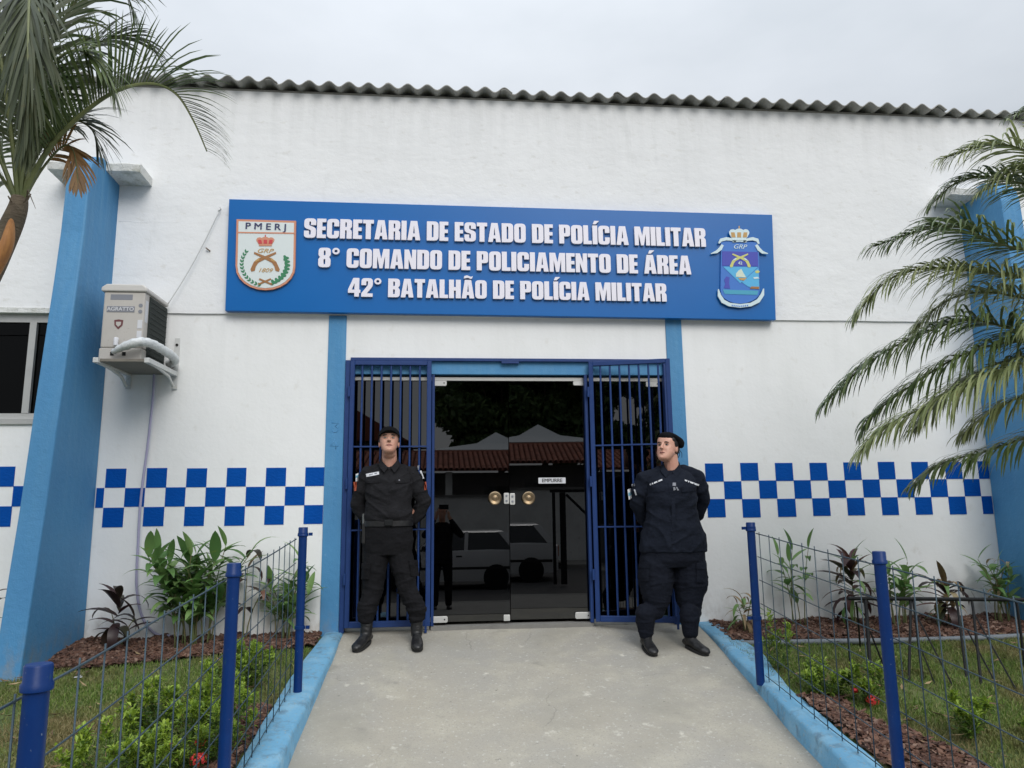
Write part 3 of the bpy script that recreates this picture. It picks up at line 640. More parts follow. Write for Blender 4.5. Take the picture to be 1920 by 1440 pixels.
def glyph_mesh(ch):
    if ch in _gm: return _gm[ch]
    cu = bpy.data.curves.new('g', 'CURVE'); cu.dimensions = '2D'; cu.fill_mode = 'BOTH'; cu.extrude = .075
    for c in GL[ch][1]:
        q = rp(c); sp = cu.splines.new('POLY'); sp.points.add(len(q)-1); sp.use_cyclic_u = True
        for i, (x, y) in enumerate(q): sp.points[i].co = (x, y, 0, 1)
    ob = bpy.data.objects.new('tmp', cu); COL.objects.link(ob)
    me = bpy.data.meshes.new_from_object(ob.evaluated_get(bpy.context.evaluated_depsgraph_get()))
    bpy.data.objects.remove(ob); bpy.data.curves.remove(cu)
    for v in me.vertices: x, y, z = v.co; v.co = (x, -z, y)
    me.materials.clear(); me.materials.append(M_letter); me.materials.append(M_letter_edge)
    for pl in me.polygons: pl.material_index = 1 if abs(pl.normal.y) < .5 else 0
    _gm[ch] = me; return me
def line(txt, lx, lb, lt, rx, rb, rt):
    a = S(lx, lb, SY-.012); c = S(rx, rb, SY-.012); h = ((S(lx, lt, SY-.012)-a).length+(S(rx, rt, SY-.012)-c).length)/2
    gap, sp = .045, .26
    tot = sum(sp if ch == ' ' else GL[ch][0]+gap for ch in txt)-gap
    w = (c-a).length; sx = w/tot; ang = math.atan2(c.z-a.z, c.x-a.x); x = 0
    for ch in txt:
        if ch == ' ': x += sp; continue
        o = link('letter', glyph_mesh(ch), None, sign); q = a.lerp(c, x/tot); o.location = (q.x, SY-.012, q.z); o.scale = (sx, .16, h); o.rotation_euler = (0, -ang, 0)
        x += GL[ch][0]+gap
line('SECRETARIA DE ESTADO DE POLÍCIA MILITAR', 570, 446.3, 409, 1323.5, 463.5, 430)
line('8° COMANDO DE POLICIAMENTO DE ÁREA', 596.7, 501.5, 464.5, 1295.8, 515.3, 481)
line('42° BATALHÃO DE POLÍCIA MILITAR', 652.5, 556.5, 522, 1250, 566, 532)
# --- left crest
C_or, C_wh, C_gr, C_dk, C_rd, C_go, C_br = flat('crest_orange', (.60, .26, .16)), flat('crest_white', (.66, .72, .72)), flat('crest_green', (.03, .20, .09)), flat('crest_dark', (.03, .035, .11)), flat('crest_red', (.55, .05, .06)), flat('crest_gold', (.50, .30, .10)), flat('crest_brown', (.33, .15, .05))
c1 = MB()
def shield(px, y0, th, inset):
    i = inset
    pts = [(443.5+i, 411+i), (555-i, 414+i), (553.5-i, 500)]
    for a in range(1, 12):
        t = math.radians(a*180/12); pts.append((497.5+(56-i)*math.cos(t), 500+(44-i)*math.sin(t)))
    pts.append((441.5+i, 498)); return pts
crest = link('crest', MB().prism([S(*q, SY-.022) for q in shield(0, 0, 0, 0)], (0, .022, 0)).mesh(), C_or, sign)
MB().prism([S(*q, SY-.0245) for q in shield(0, 0, 0, 3.8)], (0, .0022, 0)).obj('field', C_wh, crest)
def flatp(pts, y, m_, par, name): return MB().prism([S(px, py, y) for px, py in pts], (0, .0018, 0)).obj(name, m_, par)
flatp([(446, 434.5), (552.5, 436), (552.5, 438.5), (446, 437)], SY-.027, C_or, crest, 'crest_bar')
a = S(498.5, 425.2, SY-.0275); 
for i_ in range(3): text('crest_lettering', 'P M E R J', (a.x-.002+.002*i_, a.y-.0004*i_, a.z), .086, C_dk, crest, bold=0, xs=1.12, ext=.0009, rot=.016)
# crown
def crown(cx, cy, w, h, par, col_a, col_b):
    k = lambda u, v: (cx+u*w/2, cy-v*h)
    arc_o = [(-.98, .55), (-1, .72), (-.85, .9), (-.6, .95), (-.4, .88), (-.2, .98), (0, 1.0), (.2, .98), (.4, .88), (.6, .95), (.85, .9), (1, .72), (.98, .55), (.7, .12), (-.7, .12)]
    flatp([k(*q) for q in arc_o], SY-.0270, col_a, par, 'crown')
    for u in (-.55, 0, .55):
        flatp([k(u-.2, .25), k(u+.2, .25), k(u*1.15+.18, .68), k(u*1.15-.18, .68)], SY-.0288, col_b, par, 'crown_panel')
    flatp([k(-.72, 0), k(.72, 0), k(.7, .14), k(-.7, .14)], SY-.029, col_a, par, 'crown_base')
    flatp([k(-.06, 1.0), k(.06, 1.0), k(.06, 1.22), k(-.06, 1.22)], SY-.027, col_b, par, 'crown_cross')
crown(497.5, 461, 34, 17, crest, C_or, C_rd)
a = S(496, 470.5, SY-.027); text('crest_monogram', 'GRP', (a.x, a.y, a.z), .055, C_go, crest, bold=.0004, xs=1.35, shear=.35)
a = S(496.5, 507, SY-.027); text('crest_year', '1809', (a.x, a.y, a.z), .052, C_go, crest, bold=.0002, xs=1.2, shear=.35)
def pistols(cx, cy, s, par, m1, m2, y):
    for sg in (1, -1):
        k = lambda u, v: (cx+sg*u*s, cy+v*s)
        flatp([k(-.75, -.42), k(-.72, -.55), k(.1, -.22), k(.45, -.12), k(.75, .12), k(.98, .62), k(.92, .78), k(.70, .72), k(.62, .42), k(.45, .18), k(.15, .02)], y-(.0004 if sg > 0 else 0), m1, par, 'pistol')
        flatp([k(.35, -.14), k(.62, .0), k(.66, .14), k(.42, .04)], y-.0022, m2, par, 'pistol_lock')
pistols(497, 487.5, 28, crest, C_br, C_go, SY-.0275)
for i in range(13):                       # laurel left, oak right
    t = i/12; an = math.radians(148+t*112)
    for sd in (-1, 1):
        cx, cy = 497+47*math.cos(an)*.93, 495-40*math.sin(an); ln = 7.5; d_ = an+math.pi/2+sd*.5+math.pi
        ux, uy = math.cos(d_), -math.sin(d_); vx, vy = -uy, ux
        flatp([(cx, cy), (cx+ux*ln*.5+vx*1.7, cy+uy*ln*.5+vy*1.7), (cx+ux*ln, cy+uy*ln), (cx+ux*ln*.5-vx*1.7, cy+uy*ln*.5-vy*1.7)], SY-.0272-.0002*(i % 3), C_gr, crest, 'laurel_leaf')
    if i < 9:
        an2 = math.radians(20-i*11); cx, cy = 497+41*math.cos(an2), 496-36*math.sin(an2)
        flatp([(cx+(5.0+1.6*math.cos(3*q))*math.cos(q), cy+(4.6+1.6*math.cos(3*q))*math.sin(q)) for q in [2*math.pi*j/14 for j in range(14)]], SY-.0272-.0002*(i % 3), C_gr, crest, 'oak_leaf')
for sg in (1, -1): flatp([(497-sg*12, 524), (497-sg*10, 521.5), (497+sg*14, 532), (497+sg*12, 534.5)], SY-.0290-.0003*sg, C_br, crest, 'laurel_stem')
# --- right crest
D_b, D_p, D_c, D_w, D_y, D_k, D_g = flat('crest_mid_blue', (.035, .17, .56)), flat('crest_violet', (.045, .06, .42)), flat('crest_cyan', (.08, .42, .72)), flat('crest_ribbon', (.60, .74, .78)), flat('crest_yellow', (.58, .58, .18)), flat('crest_ship', (.62, .70, .58)), flat('crest_sea', (.05, .34, .50))
def shield2(i):
    pts = [(1352+i, 452+i), (1423-i, 454+i), (1424-i, 545)]
    for a in range(1, 10):
        t = math.radians(a*18); pts.append((1388+(37-i)*math.cos(t), 545+(24-i)*math.sin(t)))
    pts.append((1351+i, 544)); return pts
crest2 = link('crest', MB().prism([S(*q, SY-.018) for q in shield2(0)], (0, .018, 0)).mesh(), D_b, sign)
flatp([(1354, 471), (1421, 472.5), (1421.5, 499), (1354, 498)], SY-.0205, D_p, crest2, 'crest_band')
flatp([(1356, 500), (1421, 501), (1388, 531)], SY-.0205, D_c, crest2, 'crest_triangle')
flatp([(1422, 502), (1424, 543), (1402, 537), (1391, 529)], SY-.0207, D_c, crest2, 'crest_triangle')
flatp([(1355, 543), (1422, 545), (1420, 553), (1359, 551)], SY-.0205, D_g, crest2, 'crest_sea')
flatp([(1409, 537), (1423.5, 537.5), (1423.5, 542), (1406, 541)], SY-.0225, C_br, crest2, 'crest_shore')
flatp([(1380, 513), (1385, 507), (1390, 504), (1394, 512), (1399, 520), (1380, 519)], SY-.0225, D_k, crest2, 'ship_sail')
flatp([(1384, 521), (1401, 521), (1395, 526), (1388, 525)], SY-.0226, C_go, crest2, 'ship_hull')
flatp([(1358, 524), (1362, 518), (1368, 520), (1367, 530), (1369, 541), (1357, 540), (1360, 532)], SY-.0205, D_p, crest2, 'crest_figure')
flatp([(1416, 508), (1421, 506.5), (1425, 509), (1422, 512), (1417, 512)], SY-.0225, D_y, crest2, 'crest_sun')
flatp([(1412, 520), (1421, 519), (1424, 522), (1414, 523)], SY-.0225, D_w, crest2, 'crest_cloud')
pistols(1388, 486, 20, crest2, D_y, D_w, SY-.0228)
a = S(1388, 493.5, SY-.0228); text('crest_number', '42', (a.x, a.y, a.z), .040, D_w, crest2, bold=.0008)
a = S(1386.5, 462.8, SY-.021); text('crest_monogram', 'GRP', (a.x, a.y, a.z), .060, D_w, crest2, bold=.0002, xs=1.15, shear=.35)
crown(1386, 450.5, 38, 22, crest2, D_w, C_go)
def rib(pts, w, par, name='ribbon', y=SY-.026):
    P = [Vector(q) for q in pts]; L = []; Rr = []
    for i, q in enumerate(P):
        t = (P[min(i+1, len(P)-1)]-P[max(i-1, 0)]).normalized(); n_ = Vector((-t.y, t.x)); ww = w[i] if isinstance(w, list) else w
        L.append(q+n_*ww); Rr.append(q-n_*ww)
    v = [S(q.x, q.y, y) for q in L]+[S(q.x, q.y, y) for q in Rr]; n = len(P)
    bb = MB().add(v+[p_+Vector((0, .012, 0)) for p_ in v], [(i, i+1, n+i+1, n+i) for i in range(n-1)]+[(2*n+i, i, i+1, 2*n+i+1)[::-1] for i in range(n-1)]+[(n+i, n+i+1, 3*n+i+1, 3*n+i) for i in range(n-1)])
    bb.f += [(0, n, 3*n, 2*n), (n-1, 3*n-1, 4*n-1, 2*n-1)]; bb.m += [0, 0]
    return bb.obj(name, D_w, par)
rib([(1348, 456), (1352, 450), (1362, 447.5), (1372, 449), (1380, 453)], [1.5, 3, 3, 2.4, 1.5], crest2)
rib([(1423, 457), (1420, 450), (1411, 447.5), (1402, 449), (1394, 453)], [1.5, 3, 3, 2.4, 1.5], crest2)
rib([(1374, 452.5), (1387, 451.5), (1400, 453)], 1.6, crest2)
rib([(1355, 459), (1351, 466), (1344, 472), (1333, 475.5)], [2.4, 3.2, 2.6, .6], crest2)
rib([(1418, 459), (1423, 467), (1430, 473), (1440, 475.5)], [2.4, 3.2, 2.6, .6], crest2)
rib([(1347, 542), (1349, 554), (1356, 565), (1368, 571), (1388, 573.5), (1408, 571), (1422, 564), (1430, 552), (1432, 541)], [.8, 3.2, 3.6, 3.4, 3.4, 3.4, 3.6, 3.2, .8], crest2)
for i in range(9):
    flatp([(1372+i*3.6, 571.5+(1.6-abs(i-4)*.4)), (1374+i*3.6, 571.5+(1.6-abs(i-4)*.4)), (1374+i*3.6, 574+(1.6-abs(i-4)*.4)), (1372+i*3.6, 574+(1.6-abs(i-4)*.4))], SY-.0275, D_b, crest2, 'motto_mark')

# ================================================================== AIR CONDITIONER, SHELF, HOSE, CABLE
AX0, AX1, AY0, AY1, AZ0, AZ1 = -2.745, -2.425, -.52, -.06, 2.262, 2.87
ac = empty('air_conditioner', (-2.6, -.3, AZ0), label='cream outdoor air conditioner unit on the wall shelf beside the left buttress', cat='air conditioner')
ac.location = (0, 0, 0)
MB().box((AX0, AY0, AZ0+.10), (AX1, AY1, AZ1-.045)).obj('body', M_ac, ac, bevel=.012)
MB().box((AX0-.004, AY0-.006, AZ0), (AX1+.003, AY1, AZ0+.097)).obj('lower_panel', M_ac, ac, bevel=.008)
lid = MB(); pr = [(AX0-.02, AZ1-.044), (AX1+.015, AZ1-.044), (AX1+.015, AZ1-.015), (AX1-.02, AZ1+.015), (AX0+.02, AZ1+.018), (AX0-.02, AZ1-.01)]
lid.prism([(x, AY0-.015, z) for x, z in pr], (0, AY1-AY0+.02, 0)).obj('top_cover', M_actop, ac, bevel=.010)
MB().box((AX0+.05, AY0-.001, AZ1-.115), (AX0+.225, AY0+.02, AZ1-.065)).obj('handle_recess', M_greytext, ac, bevel=.004)
MB().box((AX0+.03, AY0-.003, AZ1-.215), (AX0+.245, AY0+.01, AZ1-.165)).obj('name_plate', M_greytext, ac, bevel=.002)
text('plate_text', 'AGRATTO', (AX0+.137, AY0-.0045, AZ1-.19), .042, M_patchw, ac, bold=.0006, xs=1.05)
MB().prism([(AX0+.13+u*.034, AY0-.003, AZ1-.315+w*.038) for u, w in ((-1, .9), (0, 1.05), (1, .9), (.9, -.2), (0, -1.1), (-.9, -.2))], (0, .006, 0)).obj('badge', flat('badge_red', (.14, .04, .045)), ac)
MB().prism([(AX0+.13+u*.02, AY0-.0045, AZ1-.315+w*.022) for u, w in ((-1, .9), (1, .9), (.9, -.2), (0, -1), (-.9, -.2))], (0, .003, 0)).obj('badge_star', M_ac, ac)
MB().box((AX1-.002, AY0+.085, AZ0+.02), (AX1+.008, AY1-.01, AZ1-.06)).obj('coil', M_accoil, ac)
for i in range(40):
    y_ = AY0+.09+i*.0091
    MB().box((AX1+.0085, y_, AZ0+.025), (AX1+.012, y_+.0022, AZ1-.065)).obj('fin', M_accoil2, ac)
for i in range(11):
    z_ = AZ0+.07+i*.044
    MB().box((AX1+.0125, AY0+.088, z_), (AX1+.015, AY1-.012, z_+.0025)).obj('fin_wire', M_accoil2, ac)
MB().box((AX1-.002, AY0+.02, AZ0+.32), (AX1+.0015, AY0+.07, AZ0+.50)).obj('sticker', M_patchw, ac)
for z_, h_ in ((.22, .07), (.145, .055)):
    MB().box((AX0+.275, AY0-.0025, AZ0+z_+.04), (AX0+.312, AY0-.0005, AZ0+z_+.04+h_)).obj('sticker', M_patchw, ac)
for z_ in (.45, .40): MB().lathe([(.016, 0), (.016, .002)], (AX0+.29, AY0-.0005, AZ0+z_), 12, 'y').obj('symbol', M_greytext, ac)
for x_ in (.10, .19): MB().box((AX0+x_-.014, AY0-.008, AZ0+.035), (AX0+x_+.014, AY0+.02, AZ0+.065)).obj('pipe_port', M_black, ac)
pp = [atY(212, 660, -.56), atY(232, 650, -.60), atY(262, 641, -.60), atY(285, 645, -.5), atY(307, 657, -.35), atY(322, 667, -.2), atY(328, 676, -.12), atY(318, 682, -.03)]
def smooth_path(pts, n=6):
    P = [Vector(p) for p in pts]; o = []
    for i in range(len(P)-1):
        p0, p1, p2, p3 = P[max(i-1, 0)], P[i], P[i+1], P[min(i+2, len(P)-1)]
        for j in range(n):
            t = j/n; o.append(.5*((2*p1)+(-p0+p2)*t+(2*p0-5*p1+4*p2-p3)*t*t+(-p0+3*p1-3*p2+p3)*t**3))
    return o+[P[-1]]
sp_ = smooth_path(pp); MB().tube(sp_, [.020+.016*min(1, i/8)+.003*math.sin(i*2.1) for i in range(len(sp_))], 12).obj('insulated_pipe', M_insul, ac, smooth=180)
MB().lathe([(.018, 0), (.018, .06), (.012, .065)], (AX0+.13, AY0-.022, AZ0+.115), 12).obj('valve_cap', M_patchw, ac, smooth=50)
sh = empty('wall_shelf', (0, 0, 0), label='pale steel wall bracket shelf carrying the air conditioner', cat='shelf')
MB().box((-2.715, -.60, 2.236), (-2.36, -.01, 2.258)).obj('board', M_plank, sh)
for x_ in (-2.72, -2.335):
    MB().box((x_-.02, -.63, 2.222), (x_+.02, -.012, 2.262)).obj('arm', M_bracket, sh, bevel=.003)
    MB().tube([(x_, -.56, 2.232), (x_, -.36, 2.222), (x_, -.16, 2.195), (x_, -.05, 2.13)], .013, 8).obj('brace', M_bracket, sh, smooth=50)
    MB().box((x_-.020, -.014, 2.11), (x_+.022, -.0185+.01, 2.56 if x_ > -2.5 else 2.3)).obj('wall_strut', M_bracket, sh)
MB().lathe([(.012, 0), (.012, .006)], (-2.335, -.014, 2.50), 10, 'y').obj('bolt', M_blackm, sh)
hp = [(289, 694), (287, 740), (281, 800), (275, 850), (268, 900), (262, 960), (259, 1020), (256, 1080), (258, 1120), (265, 1152), (278, 1176), (296, 1190), (322, 1193), (345, 1205)]
hq = smooth_path([atY(x, y, -.03) for x, y in hp], 5)
MB().tube(hq, .0105, 8).obj('drain_hose', M_hose, smooth=180, label='thin lilac drain hose hanging down the white wall from the air conditioner', cat='hose')
cb = empty('wall_cable', (0, 0, 0), label='thin pale cable slanting from a wall hook down to the air conditioner', cat='cable')
ca, cc = atY(412, 394, -.05), Vector((AX1+.01, -.08, AZ1-.03))
cq = [ca.lerp(cc, i/14)+Vector((0, 0, -.05*math.sin(math.pi*i/14))) for i in range(15)]
MB().tube(cq, .0045, 6).obj('cable', M_cable, cb, smooth=180)
MB().tube([ca+Vector((0, .045, .02)), ca+Vector((0, 0, .025)), ca+Vector((.006, -.01, 0)), ca+Vector((-.012, 0, -.012))], .006, 6).obj('hook', M_steelw, cb, smooth=180)
a = atY(393, 470, -.03); MB().tube([a+Vector((0, .02, 0)), a, a+Vector((-.03, -.012, .022)), a+Vector((-.012, -.02, .006))], .006, 6).obj('wall_hook', mat('rusty', (.20, .15, .11), .8), smooth=180, label='small rusty hook in the white wall left of the sign', cat='hook')

# ================================================================== WIRE FENCES
def fence(X, side, ys, label):
    g = empty('wire_fence', (X, ys[0], zkerb(ys[0])), label=label, cat='fence', group='low wire fences along the entrance ramp')
    off = Vector((X, ys[0], zkerb(ys[0])))
    def L(p): return tuple(Vector(p)-off)
    tops = []
    for y in ys:
        zb = zkerb(y)-.02; zt = 0.962+(y+1.38)*.071
        p = MB().lathe([(.0275, 0), (.0275, zt-zb-.055)], L((X, y, zb)), 20).obj('post', M_post, g, smooth=50)
        MB().lathe([(.028, 0), (.035, .004), (.035, .018), (.031, .023), (.031, .058), (.028, .062)], L((X, y, zt-.068)), 20).obj('post_cap', M_post, p, smooth=40)
        tops.append(zt)
    wx = X+side*.045
    y0, y1 = ys[0]+.02, ys[-1]-.15
    zt = lambda y: 0.962+(y+1.38)*.071-.085
    zb = lambda y: zkerb(y)+.03
    for i in range(7):
        t = i/6; n = 40
        pts = []
        for k in range(n+1):
            y = y0+(y1-y0)*k/n; z = zt(y)+(zb(y)-zt(y))*t
            pts.append(L((wx+.004*noise.noise(Vector((y*2, i, 0))), y, z-.006*math.sin(math.pi*((k*2/n) % 1))+.005*noise.noise(Vector((y*1.5, i, 4))))))
        MB().tube(pts, .0036 if i == 0 else .0028, 6).obj('wire', M_wire, g, smooth=180)
    k = 0; y = y0-.05
    while y > y1:
        a = L((wx+.003*noise.noise(Vector((y, 1, 0))), y, zt(y)+.014)); c = L((wx+.006*noise.noise(Vector((y, 5, 0))), y+.01*noise.noise(Vector((y*3, 5, 0))), zb(y)-.025))
        m_ = tuple((Vector(a)+Vector(c))/2+Vector((.006*noise.noise(Vector((y*3, 2, 2))), .004*noise.noise(Vector((y*3, 2, 9))), 0)))
        MB().tube([a, m_, c], .0028, 6).obj('wire', M_wire, g, smooth=180); y -= .152; k += 1
    for z_ in (.9, .3): MB().lathe([(.034, 0), (.034, .02)], L((X, ys[0], z_)), 16).box(L((X-side*.05-.012, ys[0]-.01, z_)), L((X-side*.05+.012, ys[0]+.01, z_+.02))).obj('clamp', M_post, g, smooth=50)
    return g
fence(-.950, -1, [-1.38, -3.0, -4.6], 'low wire fence with round blue posts left of the ramp')
fence(2.113, 1, [-1.48, -3.0, -4.6], 'low wire fence with round blue posts right of the ramp')

# ================================================================== BLACK RACK ON THE RIGHT LAWN
rk = empty('metal_rack', (0, 0, 0), label='black metal rack of slanting rods under one long bar on the right lawn', cat='rack')
YB = -1.2
A0, A1 = atY(1590, 1122, YB), atY(1990, 1125, YB)
MB().tube([A0, A1], .014, 10).obj('top_bar', M_black, rk, smooth=60)
for (tx, ty, bx, by, r) in ((1584, 1130, 1594, 1245, .008), (1605, 1130, 1613, 1212, .008), (1622, 1124, 1633, 1275, .015), (1707, 1126, 1704, 1282, .011), (1712, 1126, 1731, 1283, .011), (1793, 1126, 1813, 1277, .010), (1822, 1126, 1840, 1286, .011), (1905, 1125, 1922, 1250, .011)):
    a = atY(tx, ty, YB); c = atP(bx, by, .03, .11)
    MB().tube([a, a.lerp(c, .12)+Vector((.004, 0, 0)), c], r*.85, 8).obj('leg', M_black, rk, smooth=60)
for (tx, ty, bx, by, r) in ((1631, 1183, 1660, 1256, .006), (1715, 1146, 1790, 1293, .006), (1727, 1216, 1756, 1290, .005), (1815, 1184, 1872, 1290, .006), (1826, 1150, 1908, 1298, .006)):
    a = atY(tx, ty, YB-.05); c = atP(bx, by, .03, .11)
    MB().tube([a, c], r, 6).obj('rod', M_black, rk, smooth=60)

# ================================================================== BROAD-LEAVED PLANTS BY THE WALL
def leaf_mesh(L, w, droop, fold=.25, curl=0., n=7, tip=1.0):
    v = []; f = []; x = 0; z = 0; ang = .25
    for i in range(n+1):
        t = i/n; ww = w*max(.02, math.sin(math.pi*min(t**.8*1.0, 1))**.8)*(1 if t < .98 else .1)
        if t == 0: ww = w*.10
        zz = abs(ww)*fold
        v += [(x, -ww, z+zz), (x+.0, -ww*.5, z+zz*.4), (x, 0, z), (x, ww*.5, z+zz*.4), (x, ww, z+zz)]
        ang -= droop/n*(1+t*.8); x += L/n*math.cos(ang); z += L/n*math.sin(ang)
    for i in range(n):
        for j in range(4): f.append((i*5+j, i*5+j+1, (i+1)*5+j+1, (i+1)*5+j))
    me = bpy.data.meshes.new('leaf'); me.from_pydata(v, [], f); me.shade_smooth(); return me
LEAVES = {}
def get_leaf(kind):
    if kind not in LEAVES:
        sp = dict(ginger=(.27, .036, (.35, .7, 1.2), M_ginger, .22), cord=(.28, .036, (.6, 1.2, 2.0), M_cord, .3), red=(.24, .024, (.5, 1.0, 1.7), M_redc, .3),
                  thin=(.20, .016, (.5, 1.0, 1.8), M_ginger, .3), dry=(.20, .022, (1.2, 2.2, 2.8), M_dry, .5), thindry=(.2, .012, (1.2, 2., 2.6), M_dry, .4))[kind]
        LEAVES[kind] = []
        for d in sp[2]:
            me = leaf_mesh(sp[0], sp[1], d, sp[4]); me.materials.append(sp[3]); LEAVES[kind].append(me)
    return random.choice(LEAVES[kind])
def add_leaf(par, kind, p, az, el, sc, roll=0.):
    o = link('leaf', get_leaf(kind), None, par); o.location = p
    o.rotation_euler = (Matrix.Rotation(az, 3, 'Z') @ Matrix.Rotation(-el, 3, 'Y') @ Matrix.Rotation(roll, 3, 'X')).to_euler(); o.scale = (sc, sc*random.uniform(.85, 1.15), sc); return o
def plant(name, loc, stems, kind, nper, label, leafsc=1., kinds=None, stemr=.006, spread=.6, rosette=None, cat='plant'):
    """stems: list of (dx, dy, height, lean) relative to the base; leaves alternate up every stem"""
    g = empty(name, loc, 0, label=label, cat=cat, group='ginger plants along the wall' if name == 'ginger_plant' else 'cordylines along the wall' if name == 'cordyline' else None)
    for (dx, dy, h, lx, ly) in stems:
        pts = [Vector((dx+lx*t*t, dy+ly*t*t, h*(t-.06*t*t))) for t in [i/7 for i in range(8)]]
        MB().tube(pts, [stemr*(1-.5*i/7) for i in range(8)], 7).obj('stem', M_stem, g, smooth=180)
        az0 = random.uniform(0, 6.28)
        for i in range(nper):
            t = .30+.70*(i+1)/nper; q = pts[0].lerp(pts[-1], t); k_ = min(int(t*7), 6); q = pts[k_].lerp(pts[k_+1], t*7-k_) if t < 1 else pts[-1]
            az = az0+(i % 2)*math.pi+random.uniform(-.6, .6)+i*.25
            el = random.uniform(.25, .8)+(.55 if i == nper-1 else 0)
            kk = random.choice(kinds) if kinds else kind
            add_leaf(g, kk, q, az, el, leafsc*random.uniform(.75, 1.1)*(1-.25*abs(t-.65)))
    if rosette:
        (n, z0, z1, kk, sc, dx, dy) = rosette
        for i in range(n):
            t = i/n; add_leaf(g, random.choice(kk), (dx, dy, z0+(z1-z0)*t), i*2.4+random.uniform(-.3, .3), -.35+1.5*t+random.uniform(-.15, .15), sc*random.uniform(.8, 1.15))
    return g
wl = lambda x, y: (x, y, zlawn(y)+.0)
plant('cordyline', wl(-2.55, -.28), [(0, 0, .30, -.05, 0), (.03, .02, .26, .10, -.04)], 'cord', 5, 'small dark purple cordyline at the foot of the left buttress', 1.0, rosette=(11, .17, .42, ['cord'], 1.05, 0, 0))
plant('ginger_plant', wl(-1.98, -.28), [(random.uniform(-.12, .18), random.uniform(-.08, .1), random.uniform(.45, .80), random.uniform(-.30, .30), random.uniform(-.22, .05)) for _ in range(18)]+[(.12, 0, .84, .10, 0), (-.05, 0, .76, -.24, -.05), (.0, .05, .76, -.02, 0)], 'ginger', 11, 'large green shell ginger with many broad leaves against the left white wall', 1.08)
plant('cordyline', wl(-1.62, -.16), [(0, 0, .62, .0, .03), (.02, 0, .5, .16, -.02)], 'cord', 4, 'dark red leaved cordyline between the ginger and the blue fence post', 1.0, kinds=['cord', 'red'], rosette=(6, .45, .72, ['cord', 'red'], .9, 0, 0))
plant('ginger_plant', wl(-1.31, -.15), [(random.uniform(-.06, .06), random.uniform(-.05, .05), random.uniform(.40, .66), random.uniform(-.16, .18), random.uniform(-.1, .04)) for _ in range(9)], 'ginger', 8, 'slender green ginger plant next to the first left fence post', .95)
plant('wilted_plant', wl(2.50, -.30), [(0, 0, .26, -.05, 0), (.02, 0, .30, .06, 0)], 'thin', 4, 'half dry pale plant behind the first right fence post', .8, kinds=['thin', 'dry', 'thindry'], rosette=(18, .08, .28, ['dry', 'thin', 'thindry'], 1.1, 0, 0))
plant('ginger_plant', wl(2.98, -.20), [(0, 0, .66, -.10, 0), (.02, 0, .60, -.02, 0), (.0, .02, .70, .04, 0), (.10, 0, .72, .08, 0), (.06, 0, .5, -.1, -.04)], 'ginger', 5, 'tall sparse green ginger plant right of the first right fence post', .85, stemr=.005)
plant('cordyline', wl(3.50, -.26), [(0, 0, .52, .0, 0)], 'red', 4, 'dark red cordyline with a pale dry tip behind the rack', .9, rosette=(40, .18, .56, ['red', 'red', 'cord', 'thin'], 1.2, 0, 0))
for i in range(3): add_leaf(bpy.data.objects['cordyline.002'], 'dry', (-.03, 0, .50), 2.6+i*.5, 1.0, .8)
plant('ginger_plant', wl(3.88, -.28), [(random.uniform(-.08, .08), random.uniform(-.05, .05), random.uniform(.42, .64), random.uniform(-.16, .22), random.uniform(-.1, .04)) for _ in range(8)], 'ginger', 5, 'green ginger plant with upright leaves behind the rack, right of the dark cordyline', 1.0)
plant('cordyline', wl(4.32, -.30), [(0, 0, .30, .0, 0)], 'red', 3, 'low greyish cordyline with bleached leaves under the rack bar', .8, kinds=['red', 'dry'], rosette=(34, .13, .36, ['red', 'cord', 'thin', 'dry'], 1.05, 0, 0))
plant('ginger_plant', wl(4.86, -.25), [(random.uniform(-.08, .08), random.uniform(-.05, .05), random.uniform(.38, .62), random.uniform(-.22, .16), random.uniform(-.1, .04)) for _ in range(9)], 'ginger', 6, 'yellow green ginger plant at the foot of the right buttress', .85, kinds=['ginger', 'thin', 'ginger', 'dry'])
plant('cordyline', wl(-3.45, -.45), [(0, 0, .5, .05, 0)], 'cord', 4, 'dark plant half hidden beyond the left buttress', .9, rosette=(10, .2, .5, ['cord', 'thin'], .9, 0, 0))

